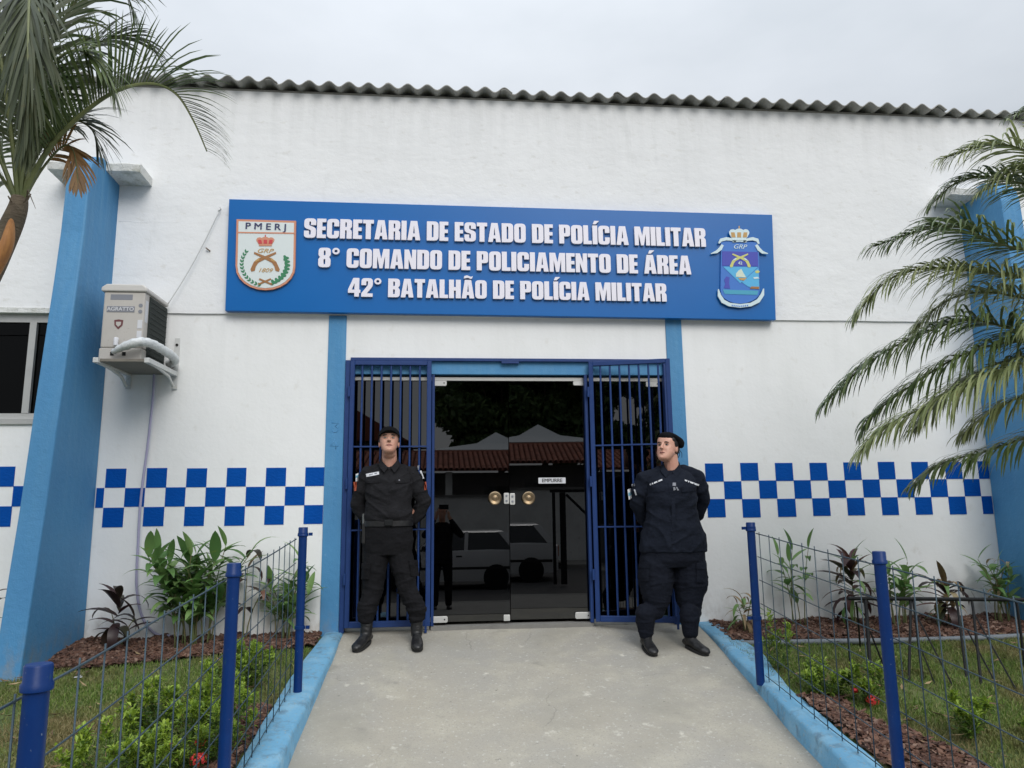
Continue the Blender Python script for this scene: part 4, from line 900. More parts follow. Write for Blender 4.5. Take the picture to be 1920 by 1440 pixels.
# ================================================================== IXORA SHRUBS
def shrub(loc, rx, ry, h, n, label, flowers=(), young=.35, name='ixora_shrub'):
    g = empty(name, loc, 0, label=label, cat='shrub', group='ixora shrubs in the beds')
    stems = []
    ns = max(6, int(n/130)); sb = MB()
    for i in range(ns):
        a = random.uniform(0, 6.28); r = math.sqrt(random.random()); e = Vector((rx*r*math.cos(a), ry*r*math.sin(a), h*random.uniform(.55, 1.0)*(1-.35*r)))
        b0 = Vector((e.x*.35, e.y*.35, 0)); mid = b0.lerp(e, .5)+Vector((random.uniform(-.03, .03), random.uniform(-.03, .03), 0))
        sb.tube([b0, mid, e], [.004, .003, .0018], 5); stems.append((b0, mid, e))
    sb.obj('stem', M_stem, g)
    for nm, matl, frac in (('foliage', M_shrub, 1-young), ('young_foliage', M_shruby, young)):
        v = []; f = []
        for _ in range(int(n*frac)):
            b0, mid, e = random.choice(stems); t = random.uniform(.12, 1.0) if nm == 'foliage' else random.uniform(.78, 1.05)
            p = b0.lerp(mid, t*2) if t < .5 else mid.lerp(e, t*2-1)
            p = p+Vector((random.gauss(0, .012), random.gauss(0, .012), random.gauss(0, .01)))
            az = random.uniform(0, 6.28); el = random.uniform(.0, 1.1)+(.3 if nm != 'foliage' else 0); L = random.uniform(.026, .046); w = L*random.uniform(.17, .24)
            d = Vector((math.cos(az)*math.cos(el), math.sin(az)*math.cos(el), math.sin(el))); s_ = d.cross(Vector((0, 0, 1))).normalized()*w; k = len(v)
            m_ = p+d*L*.5; 
            v += [tuple(p), tuple(m_-s_+Vector((0, 0, .003))), tuple(p+d*L-Vector((0, 0, L*.18))), tuple(m_+s_+Vector((0, 0, .003))), tuple(m_-Vector((0, 0, .002)))]
            f += [(k, k+1, k+4), (k+1, k+2, k+4), (k+4, k+2, k+3), (k, k+4, k+3)]
        me = bpy.data.meshes.new(nm); me.from_pydata(v, [], f); link(nm, me, matl, g)
    for (fx, fy, fz, fr) in flowers:
        bb = MB()
        for i in range(70):
            u = random.uniform(-1, 1) if i % 3 else random.uniform(.2, 1); a = random.uniform(0, 6.28); rr = fr*random.uniform(.8, 1.05); q = math.sqrt(max(0, 1-u*u))
            c = Vector((fx+rr*q*math.cos(a), fy+rr*q*math.sin(a), fz+rr*u*.75)); nrm = Vector((q*math.cos(a), q*math.sin(a), u)); e1 = nrm.orthogonal().normalized(); e2 = nrm.cross(e1)
            ps = []
            for j in range(8):
                r2 = .0088 if j % 2 == 0 else .0035; ps.append(tuple(c+e1*math.cos(j*math.pi/4)*r2+e2*math.sin(j*math.pi/4)*r2))
            bb.add(ps, [tuple(range(8))])
        bb.obj('flower', M_flower, g)
    return g
def rel(px, py, loc, dz=0): 
    return None
def sat(px, py, s=.11): p = atP(px, py, .03, s); return (p.x, p.y, p.z)
shrub((-1.24, -2.25, zlawn(-2.25)), .22, .45, .46, 4200, 'dense yellow green ixora shrub with red flowers beside the left kerb', flowers=[(.07, -.38, .12, .042), (.035, -.25, .16, .028), (-.10, -.30, .17, .018)], young=.42)
shrub((-1.36, -1.25, zlawn(-1.25)), .24, .45, .36, 2600, 'low ixora shrub on the left lawn just behind the first left fence post', young=.4)
shrub((-1.55, -2.65, zlawn(-2.65)), .30, .36, .40, 3200, 'bright lime green ixora shrub at the front of the left lawn', young=.55)
shrub((-1.62, -1.85, zlawn(-1.85)), .20, .30, .34, 1900, 'short ixora shrub in the middle of the left lawn', young=.4)
shrub((-1.95, -3.05, zlawn(-3.05)), .26, .25, .24, 1600, 'small lime green ixora shrub near the front left fence post', young=.55)
shrub((-1.32, -3.45, zlawn(-3.45)), .24, .35, .30, 2200, 'leafy ixora shrub at the lower left edge behind the fence wires', young=.5)
shrub((2.36, -1.25, zlawn(-1.25)), .09, .12, .50, 520, 'tall narrow ixora shrub just right of the first right fence post', young=.35)
shrub((2.44, -1.72, zlawn(-1.72)), .17, .26, .27, 1250, 'green ixora shrub spreading along the right kerb', young=.3)
shrub((2.66, -1.85, zlawn(-1.85)), .13, .15, .36, 800, 'ixora shrub with one scarlet flower next to the second right fence post', flowers=[(-.06, -.14, .06, .040), (-.12, -.05, .10, .018)], young=.35)
shrub((2.92, -2.35, zlawn(-2.35)), .20, .22, .26, 900, 'thin light green ixora shrub right of the second right fence post', young=.45)
shrub((3.30, -2.55, zlawn(-2.55)), .20, .20, .20, 700, 'sparse ixora shrub on the grass at the lower right', young=.5)
shrub((3.15, -3.05, zlawn(-3.05)), .18, .18, .24, 800, 'lime green ixora shrub in the lower right corner', young=.6)
def litter(n, x0, x1, y0, y1, label):
    v = []; f = []
    for i in range(n):
        x, y = random.uniform(x0, x1), random.uniform(y0, y1); z = zlawn(y)+random.uniform(.028, .05); a = random.uniform(0, 6.28); L = random.uniform(.02, .05); w = L*random.uniform(.15, .3)
        u = Vector((math.cos(a), math.sin(a), random.uniform(-.3, .3))); s_ = Vector((-math.sin(a), math.cos(a), random.uniform(-.4, .4))); p = Vector((x, y, z)); k = len(v)
        v += [tuple(p-u*L), tuple(p+s_*w), tuple(p+u*L+Vector((0, 0, .008))), tuple(p-s_*w), tuple(p-Vector((0, 0, .006)))]; f += [(k, k+1, k+4), (k+1, k+2, k+4), (k+2, k+3, k+4), (k+3, k, k+4)]
    me = bpy.data.meshes.new('leaf_litter'); me.from_pydata(v, [], f); link('leaf_litter', me, M_litter, kind='stuff', label=label, cat='fallen leaves')
M_litter = mat('dead_leaf', (.2, .13, .07), .8, island=[(.10, .06, .035), (.24, .15, .08), (.36, .27, .15), (.16, .10, .05)])
litter(170, -3.6, -1.1, -3.4, -.1, 'dry fallen leaves scattered over the left bed and lawn')
litter(260, 2.3, 5.6, -3.6, -.1, 'dry fallen leaves scattered over the right bed and lawn')
# bits of litter on the left lawn
for (px, py, lb) in ((170, 1236, 'white scrap of paper lying on the bark mulch at left'), (112, 1248, 'crumpled white scrap beside the front of the left buttress'), (147, 1270, 'small pale scrap lying on the left grass')):
    p = atP(px, py, .045, .11); R_ = Matrix.Rotation(random.uniform(0, 3), 3, 'Z')
    MB().box((-.025, -.010, 0), (.025, .010, .004)).prism([(-.01, -.012, .004), (.02, -.006, .012), (.012, .012, .010)], (0, 0, .003)).obj('paper_scrap', M_patchw, label=lb, cat='litter', group='paper scraps in the left bed').location = p

# ================================================================== PALMS
def frond(par, pts, L, n, m_, w=.0085, side=None, lift=.35, droop=1.0, start=.15, rr=(.013, .003), sweep=.65, jitter=.12, tipshrink=.45, oneside=0, outw=False):
    P = smooth_path(pts, 10); K = len(P); bb = MB()
    bb.tube(P, [rr[0]+(rr[1]-rr[0])*(i/(K-1))**.8 for i in range(K)], 6, mi=0)
    cum = [0]
    for i in range(1, K): cum.append(cum[-1]+(P[i]-P[i-1]).length)
    tot = cum[-1]
    for i in range(n):
        t = start+(1-start)*(i+.5)/n; s_ = t*tot; j = 0
        while j < K-2 and cum[j+1] < s_: j += 1
        q = P[j].lerp(P[j+1], (s_-cum[j])/max(1e-6, cum[j+1]-cum[j])); T = (P[j+1]-P[j]).normalized()
        up = Vector((0, 0, 1))
        S_ = side.copy() if side is not None else T.cross(up)
        S_ = (S_-T*S_.dot(T)).normalized(); U_ = S_.cross(T)
        if side is None:
            if U_.z < 0: U_ = -U_
        elif outw: U_ = T.cross(S_)
        u = (t-start)/(1-start)
        ll = L*(.55+.45*math.sin(min(1, u*2.2)*math.pi/2))*(1-(1-tipshrink)*max(0, (u-.55)/.45)**1.3)
        for sd in (1, -1):
            if oneside and sd != oneside and random.random() < .8: continue
            if random.random() < .04: continue
            sw = sweep+u*.75+random.uniform(-jitter, jitter)
            d = (S_*sd*math.cos(sw)+T*math.sin(sw)+U_*(lift+random.uniform(-jitter, jitter))).normalized()
            lm = ll*random.uniform(.85, 1.1); st = 5; p = q.copy(); v = []
            wd = d.cross(U_).normalized()
            for k in range(st+1):
                f_ = k/st; ww = w*(.55+.45*math.sin(math.pi*min(1, f_*1.3)) if f_ < .75 else .8*(1-f_)/.25+.06)
                v += [tuple(p+wd*ww), tuple(p-wd*ww)]
                d = (d+Vector((0, 0, -droop*.20*(.3+f_)))).normalized(); p = p+d*lm/st
            b0 = len(bb.v); bb.v += v; bb.f += [(b0+2*k, b0+2*k+1, b0+2*k+3, b0+2*k+2) for k in range(st)]; bb.m += [1]*st
    me = bb.mesh('frond'); me.materials.append(M_rachis); me.materials.append(m_)
    return link('frond', me, None, par)
def PX(lst, Y):
    """sight-line points, each with its own distance from the wall"""
    return [atY(q[0], q[1], Y+(q[2] if len(q) > 2 else 0)) for q in lst]
pl = empty('palm_tree', (0, 0, 0), label='feathery palm at the left edge with a drooping frond over the wall', cat='palm tree', group='palm trees beside the entrance')
YP = -3.0; c0 = (36, 392)
base = atY(30, 410, YP)
tp = [Vector((base.x-.30, YP+.05, -.32)), Vector((base.x-.24, YP+.04, .5)), atY(-95, 850, YP), atY(-70, 680, YP), atY(-42, 560, YP), atY(-8, 485, YP), atY(20, 425, YP), atY(33, 392, YP), atY(37, 370, YP)]
MB().tube(smooth_path(tp, 8), [.068-.034*(i/64)**2 for i in range(65)], 16).obj('trunk', M_trunk, pl, smooth=180)
sh_ = smooth_path([atY(22, 412, YP-.05), atY(16, 448, YP-.08), atY(0, 492, YP-.08), atY(-24, 548, YP-.06)], 5)
MB().tube(sh_, [.010, .018, .024, .029, .033, .035, .037, .038, .037, .035, .033, .029, .025, .02, .012, .004], 10, flat=.6).obj('sheath', M_sheath, pl, smooth=180)
for i, q in enumerate([(44, 380), (24, 384), (50, 372)]):
    a = atY(q[0], q[1], YP-.03); MB().tube([a, a+Vector((random.uniform(-.02, .06), -.03, .03)), a+Vector((random.uniform(.02, .1), -.05, -.07))], [.004, .003, .001], 5).obj('fibre', M_trunk, pl)
up_s = Vector((0, 0, 1))
IN = Vector((0.15, 1, .25))
# main arching frond
frond(pl, PX([c0, (62, 330, -.02), (100, 268, -.05), (165, 205, -.1), (225, 168, -.1), (285, 157, -.05), (330, 176, 0), (362, 225, .03), (388, 284, .05)], YP), .36, 78, M_palm, .0078, side=Vector((.1, 1, .1)), lift=1.0, droop=1.15, start=.22, rr=(.016, .003), outw=True, tipshrink=.42, sweep=.75)
# second frond behind: hanging leaflets
frond(pl, PX([c0, (60, 300, .1), (95, 190, .2), (150, 110, .25), (205, 72, .3), (262, 70, .3), (300, 110, .3)], YP), .34, 60, M_palmd, .0078, lift=.05, droop=1.5, start=.25, rr=(.014, .003))
frond(pl, PX([c0, (55, 250, .05), (85, 110, .1), (130, 20, .1), (180, -35, .1), (225, -30, .1), (250, 20, .1)], YP), .40, 44, M_palm, .0085, lift=.05, droop=1.6, start=.3, rr=(.014, .003))
frond(pl, PX([c0, (45, 240, -.05), (62, 100, -.1), (75, 0, -.1), (80, -80, -.1)], YP), .42, 40, M_palmd, .0085, side=Vector((1, .2, 0)), lift=.0, droop=1.2, start=.3)
# hanging olive frond facing the viewer
frond(pl, PX([(60, -60, -.3), (56, -20, -.42), (53, 60, -.5), (52, 150, -.52), (46, 250, -.5)], YP), .40, 76, M_palmd, .0068, side=Vector((1, 0, 0)), lift=.12, droop=1.1, start=0, sweep=.95, jitter=.2, rr=(.008, .003))
frond(pl, PX([c0, (20, 240, -.1), (0, 100, -.2), (-25, 0, -.2), (-60, -60, -.2)], YP), .42, 40, M_palmd, .0085, side=Vector((1, .3, .1)), lift=.1, droop=1.1, start=.25)
frond(pl, PX([c0, (10, 320, -.05), (-30, 230, -.1), (-90, 170, -.1), (-160, 170, -.1), (-220, 230, -.1)], YP), .40, 40, M_palm, .0085, lift=.1, droop=1.2, start=.2)
frond(pl, PX([c0, (15, 350, -.02), (-20, 310, -.05), (-80, 290, -.1), (-150, 330, -.1)], YP), .36, 34, M_palm, .0085, lift=.1, droop=1.2, start=.2)
frond(pl, PX([c0, (60, 310, .0), (95, 250, .05), (135, 225, .1), (170, 240, .12), (185, 275, .12)], YP), .32, 40, M_palmd, .0075, lift=.0, droop=1.3, start=.25)
frond(pl, PX([c0, (50, 260, -.05), (75, 170, -.12), (110, 110, -.16), (150, 95, -.18), (190, 120, -.2), (215, 170, -.2)], YP), .34, 46, M_palm, .0078, side=Vector((-.3, .8, .5)), lift=.1, droop=1.0, start=.25)
frond(pl, PX([c0, (40, 230, .15), (40, 100, .25), (60, 20, .3), (110, -20, .35), (160, 10, .35)], YP), .38, 44, M_palm, .008, lift=.0, droop=1.4, start=.25)
frond(pl, PX([c0, (70, 330, .02), (105, 285, .05), (128, 272, .06), (141, 295, .06), (146, 345, .05)], YP), .17, 30, M_palmb, .006, side=Vector((.8, .5, 0)), lift=.0, droop=1.0, start=.45, rr=(.008, .002))
frond(pl, PX([c0, (5, 300, .1), (-10, 200, .15), (-5, 110, .2), (20, 60, .2)], YP), .36, 38, M_palm, .008, lift=.0, droop=1.3, start=.25)
for q in ([(70, 395), (88, 400), (92, 430)], [(0, 388), (-20, 400), (-30, 430)]):
    pass

pr = empty('palm_tree', (0, 0, 0), label='palm at the right edge whose fronds reach in front of the white wall', cat='palm tree', group='palm trees beside the entrance')
YR = -2.4; c1_ = (2160, 640)
bb_ = atY(*c1_, YR)
MB().tube(smooth_path([Vector((bb_.x+.1, YR, -.35)), Vector((bb_.x+.06, YR, .6)), Vector((bb_.x+.02, YR, 1.4)), bb_+Vector((0, 0, -.02))], 8), [.09-.04*(i/24) for i in range(25)], 16).obj('trunk', M_trunk, pr, smooth=180)
FR = [
 ([(2110, 480, .0), (2010, 340, .0), (1930, 285, 0), (1860, 272, 0), (1770, 296, 0)], .34, 44, M_palmr, 1.2),
 ([(2100, 400, .1), (2030, 250, .1), (1960, 205, .1), (1900, 215, .1)], .30, 30, M_palm, 1.2),
 ([(2110, 500, .1), (2020, 400, .12), (1930, 350, .15), (1850, 332, .15), (1790, 345, .15), (1745, 385, .15)], .28, 46, M_palm, 1.2),
 ([(2110, 540, -.1), (2010, 480, -.1), (1920, 468, -.1), (1850, 450, -.1), (1800, 425, -.12), (1730, 432, -.12), (1640, 462, -.12)], .32, 56, M_palm, 1.15),
 ([(2110, 570, .05), (2010, 530, .05), (1920, 520, .0), (1810, 506, 0), (1720, 506, 0), (1660, 530, 0), (1608, 586, 0)], .32, 60, M_palmr, 1.35),
 ([(2100, 640, .1), (2010, 630, .1), (1920, 622, .1), (1820, 600, .1), (1740, 622, .1), (1640, 672, .1), (1550, 752, .1)], .33, 64, M_palm, 1.25),
 ([(2100, 660, -.05), (2010, 650, -.05), (1900, 640, 0), (1800, 668, 0), (1710, 722, 0), (1640, 775, 0), (1624, 800, 0)], .30, 58, M_palm, 1.25),
 ([(2100, 680, -.2), (2010, 672, -.2), (1920, 680, -.2), (1820, 715, -.2), (1730, 765, -.2), (1660, 800, -.2), (1618, 842, -.2)], .33, 64, M_palmr, 1.35),
 ([(2110, 740, -.1), (2020, 780, -.1), (1930, 818, -.1), (1850, 846, -.1), (1770, 868, -.1), (1715, 908, -.1)], .27, 50, M_palm, 1.25),
 ([(2120, 520, .2), (2060, 420, .25), (2000, 430, .3), (1950, 500, .3)], .3, 36, M_palm, 1.2),
 ([(2120, 600, -.3), (2040, 560, -.4), (1980, 570, -.45), (1930, 610, -.5)], .3, 36, M_palmr, 1.3),
 ([(2100, 590, .15), (2010, 560, .18), (1930, 560, .2), (1850, 548, .2), (1780, 562, .2), (1720, 610, .2)], .30, 46, M_palmr, 1.25),
 ([(2100, 655, .1), (2010, 660, .1), (1930, 668, .1), (1850, 690, .1), (1780, 735, .1), (1720, 800, .1)], .30, 48, M_palmr, 1.25),
 ([(2105, 700, -.15), (2020, 715, -.15), (1940, 735, -.15), (1870, 765, -.15), (1810, 810, -.15)], .30, 40, M_palmr, 1.25),
 ([(2100, 450, -.05), (2020, 360, -.05), (1950, 320, -.05), (1890, 325, -.05), (1840, 360, -.05)], .28, 36, M_palmr, 1.2),
 ([(2200, 560, 0), (2300, 450, 0), (2400, 420, 0), (2500, 500, 0)], .35, 40, M_palm, 1.2),
 ([(2200, 620, 0), (2320, 580, 0), (2450, 620, 0), (2530, 720, 0)], .35, 40, M_palm, 1.2),
]
for pts, L, n, m_, dr_ in FR:
    frond(pr, PX([c1_]+pts, YR), L*1.38, int(n*2.5), m_, .0078, lift=.30, droop=dr_*1.75, jitter=.26, sweep=.6, start=.12, rr=(.013, .0028), tipshrink=.34)

# ================================================================== PEOPLE
def cone(p0, p1, r0, r1, n=14, fl=None):
    """closed round-ended tapered limb segment"""
    p0, p1 = Vector(p0), Vector(p1); d = (p1-p0); L = d.length; d = d.normalized() if L > 1e-6 else Vector((0, 0, 1))
    pts = []; rr = []
    for k in range(4):
        a = math.pi/2*(k/4); pts.append(p0-d*r0*math.cos(a)); rr.append(max(r0*math.sin(a), 1e-4))
    pts += [p0, p1]; rr += [r0, r1]
    for k in range(3, -1, -1):
        a = math.pi/2*(k/4); pts.append(p1+d*r1*math.cos(a)); rr.append(max(r1*math.sin(a), 1e-4))
    return MB().tube(pts, rr, n)
class Blob:
    def __init__(s): s.b = MB()
    def limb(s, pts, rs, n=14):
        for i in range(len(pts)-1):
            c = cone(pts[i], pts[i+1], rs[i], rs[i+1], n); s.b.add(c.v, c.f)
        return s
    def ell(s, c, r, R=None):
        q = MB().sphere((0, 0, 0), r, 18); c = Vector(c)
        s.b.add([(R @ Vector(p) if R is not None else Vector(p))+c for p in q.v], q.f); return s
    def loft(s, secs, n=28, e=2.3):
        """secs: (centre, half width, half depth) horizontal super-ellipses, bottom to top"""
        v = []
        for c, a, d in secs:
            c = Vector(c)
            for j in range(n):
                t = 2*math.pi*j/n; ct, st = math.cos(t), math.sin(t)
                v.append(c+Vector((a*math.copysign(abs(ct)**(2/e), ct), d*math.copysign(abs(st)**(2/e), st), 0)))
        k = len(secs); f = [(i*n+j, i*n+(j+1) % n, (i+1)*n+(j+1) % n, (i+1)*n+j) for i in range(k-1) for j in range(n)]
        f += [tuple(range(n-1, -1, -1)), tuple((k-1)*n+j for j in range(n))]
        s.b.add(v, f); return s
    def make(s, name, matl, parent, voxel=.006, smooth=4, wr=None, org=None):
        me = s.b.mesh(name); ob = bpy.data.objects.new('tmp', me); COL.objects.link(ob)
        r = ob.modifiers.new('r', 'REMESH'); r.mode = 'VOXEL'; r.voxel_size = voxel
        if smooth:
            q = ob.modifiers.new('s', 'SMOOTH'); q.iterations = smooth; q.factor = .5
        me2 = bpy.data.meshes.new_from_object(ob.evaluated_get(bpy.context.evaluated_depsgraph_get())); bpy.data.objects.remove(ob)
        if wr:
            n_ = len(me2.vertices); co = np.empty(n_*3); me2.vertices.foreach_get('co', co); co = co.reshape(-1, 3)
            no = np.empty(n_*3); me2.vertices.foreach_get('normal', no); no = no.reshape(-1, 3)
            dd = np.array([wr(Vector(p)) for p in co]); co = co+no*dd[:, None]; me2.vertices.foreach_set('co', co.ravel())
        me2.shade_smooth(); me2.materials.clear(); me2.update()
        return link(name, me2, matl, parent)
def ridge(p, fx, fy, fz, seed):
    n = noise.noise(Vector((p.x*fx, p.y*fy, p.z*fz+seed))); return 1-abs(n)*2.4
def head_prims(bl, hc, R, s=1., fem=False):
    """head looking along -y in its own frame; hc: centre between the ears; slices from chin to crown"""
    hc = Vector(hc); T = lambda x, y, z: hc+R @ (Vector((x, y, z))*s)
    SL = [(-.116, .018, -.076, -.046), (-.110, .032, -.086, -.030), (-.100, .041, -.092, -.012), (-.085, .049, -.092, .004), (-.068, .056, -.090, .016), (-.050, .061, -.089, .03), (-.030, .065, -.088, .055), (-.010, .068, -.087, .075), (.010, .070, -.086, .088), (.030, .0715, -.089, .097), (.050, .073, -.088, .102), (.075, .071, -.079, .10), (.095, .061, -.058, .085), (.110, .042, -.030, .06), (.118, .015, 0, .03)]
    if fem: SL = [(z, w*(1.10 if z < -.04 else 1.04), f, b_) for z, w, f, b_ in SL]
    v = []; n = 30
    for z, w, f, b_ in SL:
        cy = (f+b_)/2*.55+.45*(f+.062); 
        for j in range(n):
            t = 2*math.pi*j/n; ct, st = math.cos(t), math.sin(t)
            ry = (cy-f) if st < 0 else (b_-cy)
            v.append(T(w*math.copysign(abs(ct)**.88, ct), cy+ry*math.copysign(abs(st)**.88, st), z))
    k = len(SL); fcs = [(i*n+j, i*n+(j+1) % n, (i+1)*n+(j+1) % n, (i+1)*n+j) for i in range(k-1) for j in range(n)]+[tuple(range(n-1, -1, -1)), tuple((k-1)*n+j for j in range(n))]
    bl.b.add(v, fcs)
    e = lambda c, r: bl.ell(T(*c), [q*s for q in r], R)
    for q in (-1, 1):
        e((q*.074, .014, -.006), (.007, .016, .030)); e((q*.0105, -.103, -.031), (.0075, .010, .007))
    bl.limb([T(0, -.084, .014), T(0, -.097, -.010), T(0, -.107, -.026)], [.008*s, .0095*s, .011*s])
    return T
def face_wr(hc, R, s=1.):
    """relief of the face: sockets, brow, cheeks, lips, chin"""
    Ri = R.transposed(); hc = Vector(hc)
    G_ = [((-.030, -.084, .004), .014, -.0085), ((.030, -.084, .004), .014, -.0085), ((-.030, -.09, .024), .012, .0035), ((.030, -.09, .024), .012, .0035), ((0, -.09, .018), .010, .002),
          ((-.038, -.078, -.030), .018, .0035), ((.038, -.078, -.030), .018, .0035), ((0, -.092, -.056), .010, .0035), ((-.013, -.092, -.058), .008, .002), ((.013, -.092, -.058), .008, .002), ((0, -.092, -.069), .010, .004),
          ((0, -.094, -.082), .009, -.004), ((0, -.094, -.100), .014, .003), ((-.024, -.088, -.045), .009, -.002), ((.024, -.088, -.045), .009, -.002), ((0, -.093, -.0633), .0045, -.0025), ((-.012, -.093, -.0633), .0045, -.002), ((.012, -.093, -.0633), .0045, -.002)]
    def f(p):
        d = p-hc
        if d.length > .16*s: return 0.
        q = Ri @ d/s
        if q.y > -.04: return 0.
        return sum(a*math.exp(-(q-Vector(c)).length_squared/(r*r)) for c, r, a in G_)*s
    return f
def face_parts(g, T, R, s, eye_open=.6, browm=None):
    def disc(name, c, rx, rz, matl, dy=.002, par=g):
        c = Vector(c); q = MB().sphere((0, 0, 0), (rx*s, dy*s, rz*s), 14)
        return MB().add([T(*c)+R @ Vector(p) for p in q.v], q.f).obj(name, matl, par, smooth=180)
    for q in (-1, 1):
        ey = disc('eye', (q*.030, -.0785, .003), .0125, .0060*eye_open+.0015, M_eye, .0042)
        disc('iris', (q*.030, -.0822, .0035), .0064, .0060*eye_open+.002, M_iris, .0012, ey)
        MB().tube([T(q*.030+u*.0140, -.0825+abs(u)*.004, .003+(.0065*eye_open+.0015)*(1-u*u)) for u in (-1, -.5, 0, .5, 1)], .0020*s, 6).obj('eyelid', M_hair, g, smooth=180)
        MB().tube([T(q*.031+u*.018, -.0905+abs(u)*.002+(.007 if u*q > .6 else .002 if u*q > .3 else 0), .0245-(.004*u*q if u*q > 0 else 0)-.002*u*u) for u in (-1, -.5, 0, .5, 1)], [.0018*s, .0038*s, .0040*s, .0034*s, .0014*s], 6).obj('eyebrow', M_hair, g, smooth=180)
        disc('nostril', (q*.0058, -.1065, -.0375), .0030, .0016, M_hair, .0028)
    MB().tube([T(u*.0265, -.0925+abs(u)**2*.010, -.0595-.0022*u*u) for u in (-1, -.6, -.25, 0, .25, .6, 1)], [.0008*s, .0024*s, .0034*s, .0030*s, .0034*s, .0024*s, .0008*s], 6).obj('upper_lip', M_lip, g, smooth=180)
    MB().tube([T(u*.0225, -.0925+abs(u)**2*.009, -.0675+.0022*u*u) for u in (-1, -.6, -.25, 0, .25, .6, 1)], [.0008*s, .0026*s, .0036*s, .0038*s, .0036*s, .0026*s, .0008*s], 6).obj('lower_lip', M_lip, g, smooth=180)
    MB().tube([T(u*.028, -.0960+abs(u)**2*.0125, -.0636-.0012*u*u) for u in (-1, -.5, 0, .5, 1)], .0010*s, 6).obj('mouth_line', M_hair, g, smooth=180)
def hand(bl, wrist, dirv, palm_n, s=1., curl=.5, thumb=1):
    """palm, four fingers of unequal length with two bends and a side thumb"""
    d = Vector(dirv).normalized(); n_ = Vector(palm_n); n_ = (n_-d*n_.dot(d)).normalized(); w = d.cross(n_); wr = Vector(wrist)
    bl.limb([wr, wr+d*.03*s, wr+d*.075*s], [.024*s, .026*s, .024*s])
    bl.limb([wr+d*.03*s+w*.018*s, wr+d*.085*s+w*.030*s], [.016*s, .014*s]); bl.limb([wr+d*.03*s-w*.018*s, wr+d*.080*s-w*.030*s], [.016*s, .013*s])
    for i, (o, L) in enumerate(((.030, .070), (.010, .078), (-.011, .073), (-.031, .058))):
        p = wr+d*.085*s+w*o*s; dd = d.copy(); r = .0088*s
        for k, fr in enumerate((.45, .32, .23)):
            dd = (dd*math.cos(curl)+n_*math.sin(curl)).normalized() if True else dd
            q = p+dd*L*fr*s; bl.limb([p, q], [r, r*.92], 10); p = q; r *= .92
    p = wr+d*.025*s+w*thumb*.026*s; q = p+(d*.6+w*thumb*.7+n_*.3).normalized()*.040*s; bl.limb([p, q, q+(d*.85+w*thumb*.1+n_*.5).normalized()*.032*s], [.013*s, .0105*s, .009*s], 10)
def boot(par, heel, toe, H_, wid=.049, name='boot', lace=True):
    """heel/toe: ground points; H_: shaft height"""
    heel, toe = Vector(heel), Vector(toe); d = (toe-heel); L = d.length; d = d.normalized(); up = Vector((0, 0, 1)); w = d.cross(up).normalized()
    bl = Blob(); P = lambda u, v, z: heel+d*u*L+w*v+up*z
    secs = [(-.02, .034, .055), (.10, .039, .075), (.25, .038, .095), (.42, .040, .085), (.6, .047, .066), (.78, wid, .056), (.90, .045, .052), (.965, .034, .044)]
    for i in range(len(secs)-1):
        u0, w0, h0 = secs[i]; u1, w1, h1 = secs[i+1]
        for k in (0, .5, 1):
            u = u0+(u1-u0)*k; ww = w0+(w1-w0)*k; hh = h0+(h1-h0)*k
            Rm = Matrix((w, d, up)).transposed()
            bl.ell(P(u, 0, hh*.52+.012), (ww, .032, hh*.5), Rm)
    bl.limb([P(.22, 0, .08), P(.19, 0, .14), P(.18, 0, H_)], [.048, .048, .056])
    o = bl.make(name, M_boot, par, .006, 3, wr=lambda p: .0025*ridge(p, 8, 8, 40, 1) if p.z > heel.z+.10 else 0)
    sp = []
    n = 20
    for i in range(n):
        t = 2*math.pi*i/n; u = .49+.53*math.copysign(abs(math.cos(t))**.75, math.cos(t)); v = (wid+.003)*math.copysign(abs(math.sin(t))**.8, math.sin(t))*(.90+.10*math.cos(t))
        sp.append(heel+d*u*L+w*v)
    MB().prism(sp, (0, 0, .024)).obj('sole', M_sole, o, bevel=.004)
    if lace:
        for k in range(7):
            z = .10+k*(H_-.13)/7
            if z > H_: break
            c = P(.20+.14-.02*min(k, 4)-(.05 if k else 0), 0, z+.0)
            MB().tube([c-w*.022, c+d*.010, c+w*.022], .0022, 5).obj('lace', M_blackm, o)
    return o

# ---------------- man in black at the left of the door
YM = -.26
mg = atY(728, 1215, YM)
man = empty('person', (0, 0, 0), label='man in black uniform and cap standing on the ramp, chin raised, hands behind back', cat='person')
def PM(px, py, dy=0.): return atY(px, py, YM+dy)
k_ = .00446
HS = 1.09
hdR = Matrix.Rotation(math.radians(4), 3, 'Z') @ Matrix.Rotation(math.radians(-21), 3, 'X')
hc = PM(729.5, 830, .0)
bl = Blob(); T = head_prims(bl, hc, hdR, HS)
bl.limb([PM(730, 845, .03), PM(730, 884, .04)], [.061, .068])
bl.ell(PM(729.5, 852, -.02), (.050, .05, .035))
bl.limb([PM(730, 886, .05), PM(694, 893, .05)], [.055, .045]); bl.limb([PM(730, 886, .05), PM(766, 893, .05)], [.055, .045])
bl.loft([(PM(730, 1030, .03), .15, .11), (PM(729, 980, .02), .165, .12), (PM(728, 940, .02), .165, .115), (PM(729, 900, .03), .17, .10), (PM(730, 882, .04), .12, .07)])
armL = [PM(688, 893, .04), PM(671, 945, .07), PM(700, 986, .12)]; armR = [PM(774, 893, .04), PM(793, 945, .07), PM(757, 984, .12)]
bl.limb(armL, [.048, .042, .030]); bl.limb(armR, [.048, .042, .030])
hand(bl, armL[2], (PM(742, 1000, .13)-armL[2]), (0, -1, .1), 1, .35, -1); hand(bl, armR[2], (PM(716, 1004, .13)-armR[2]), (0, 1, .1), 1, .35, 1)
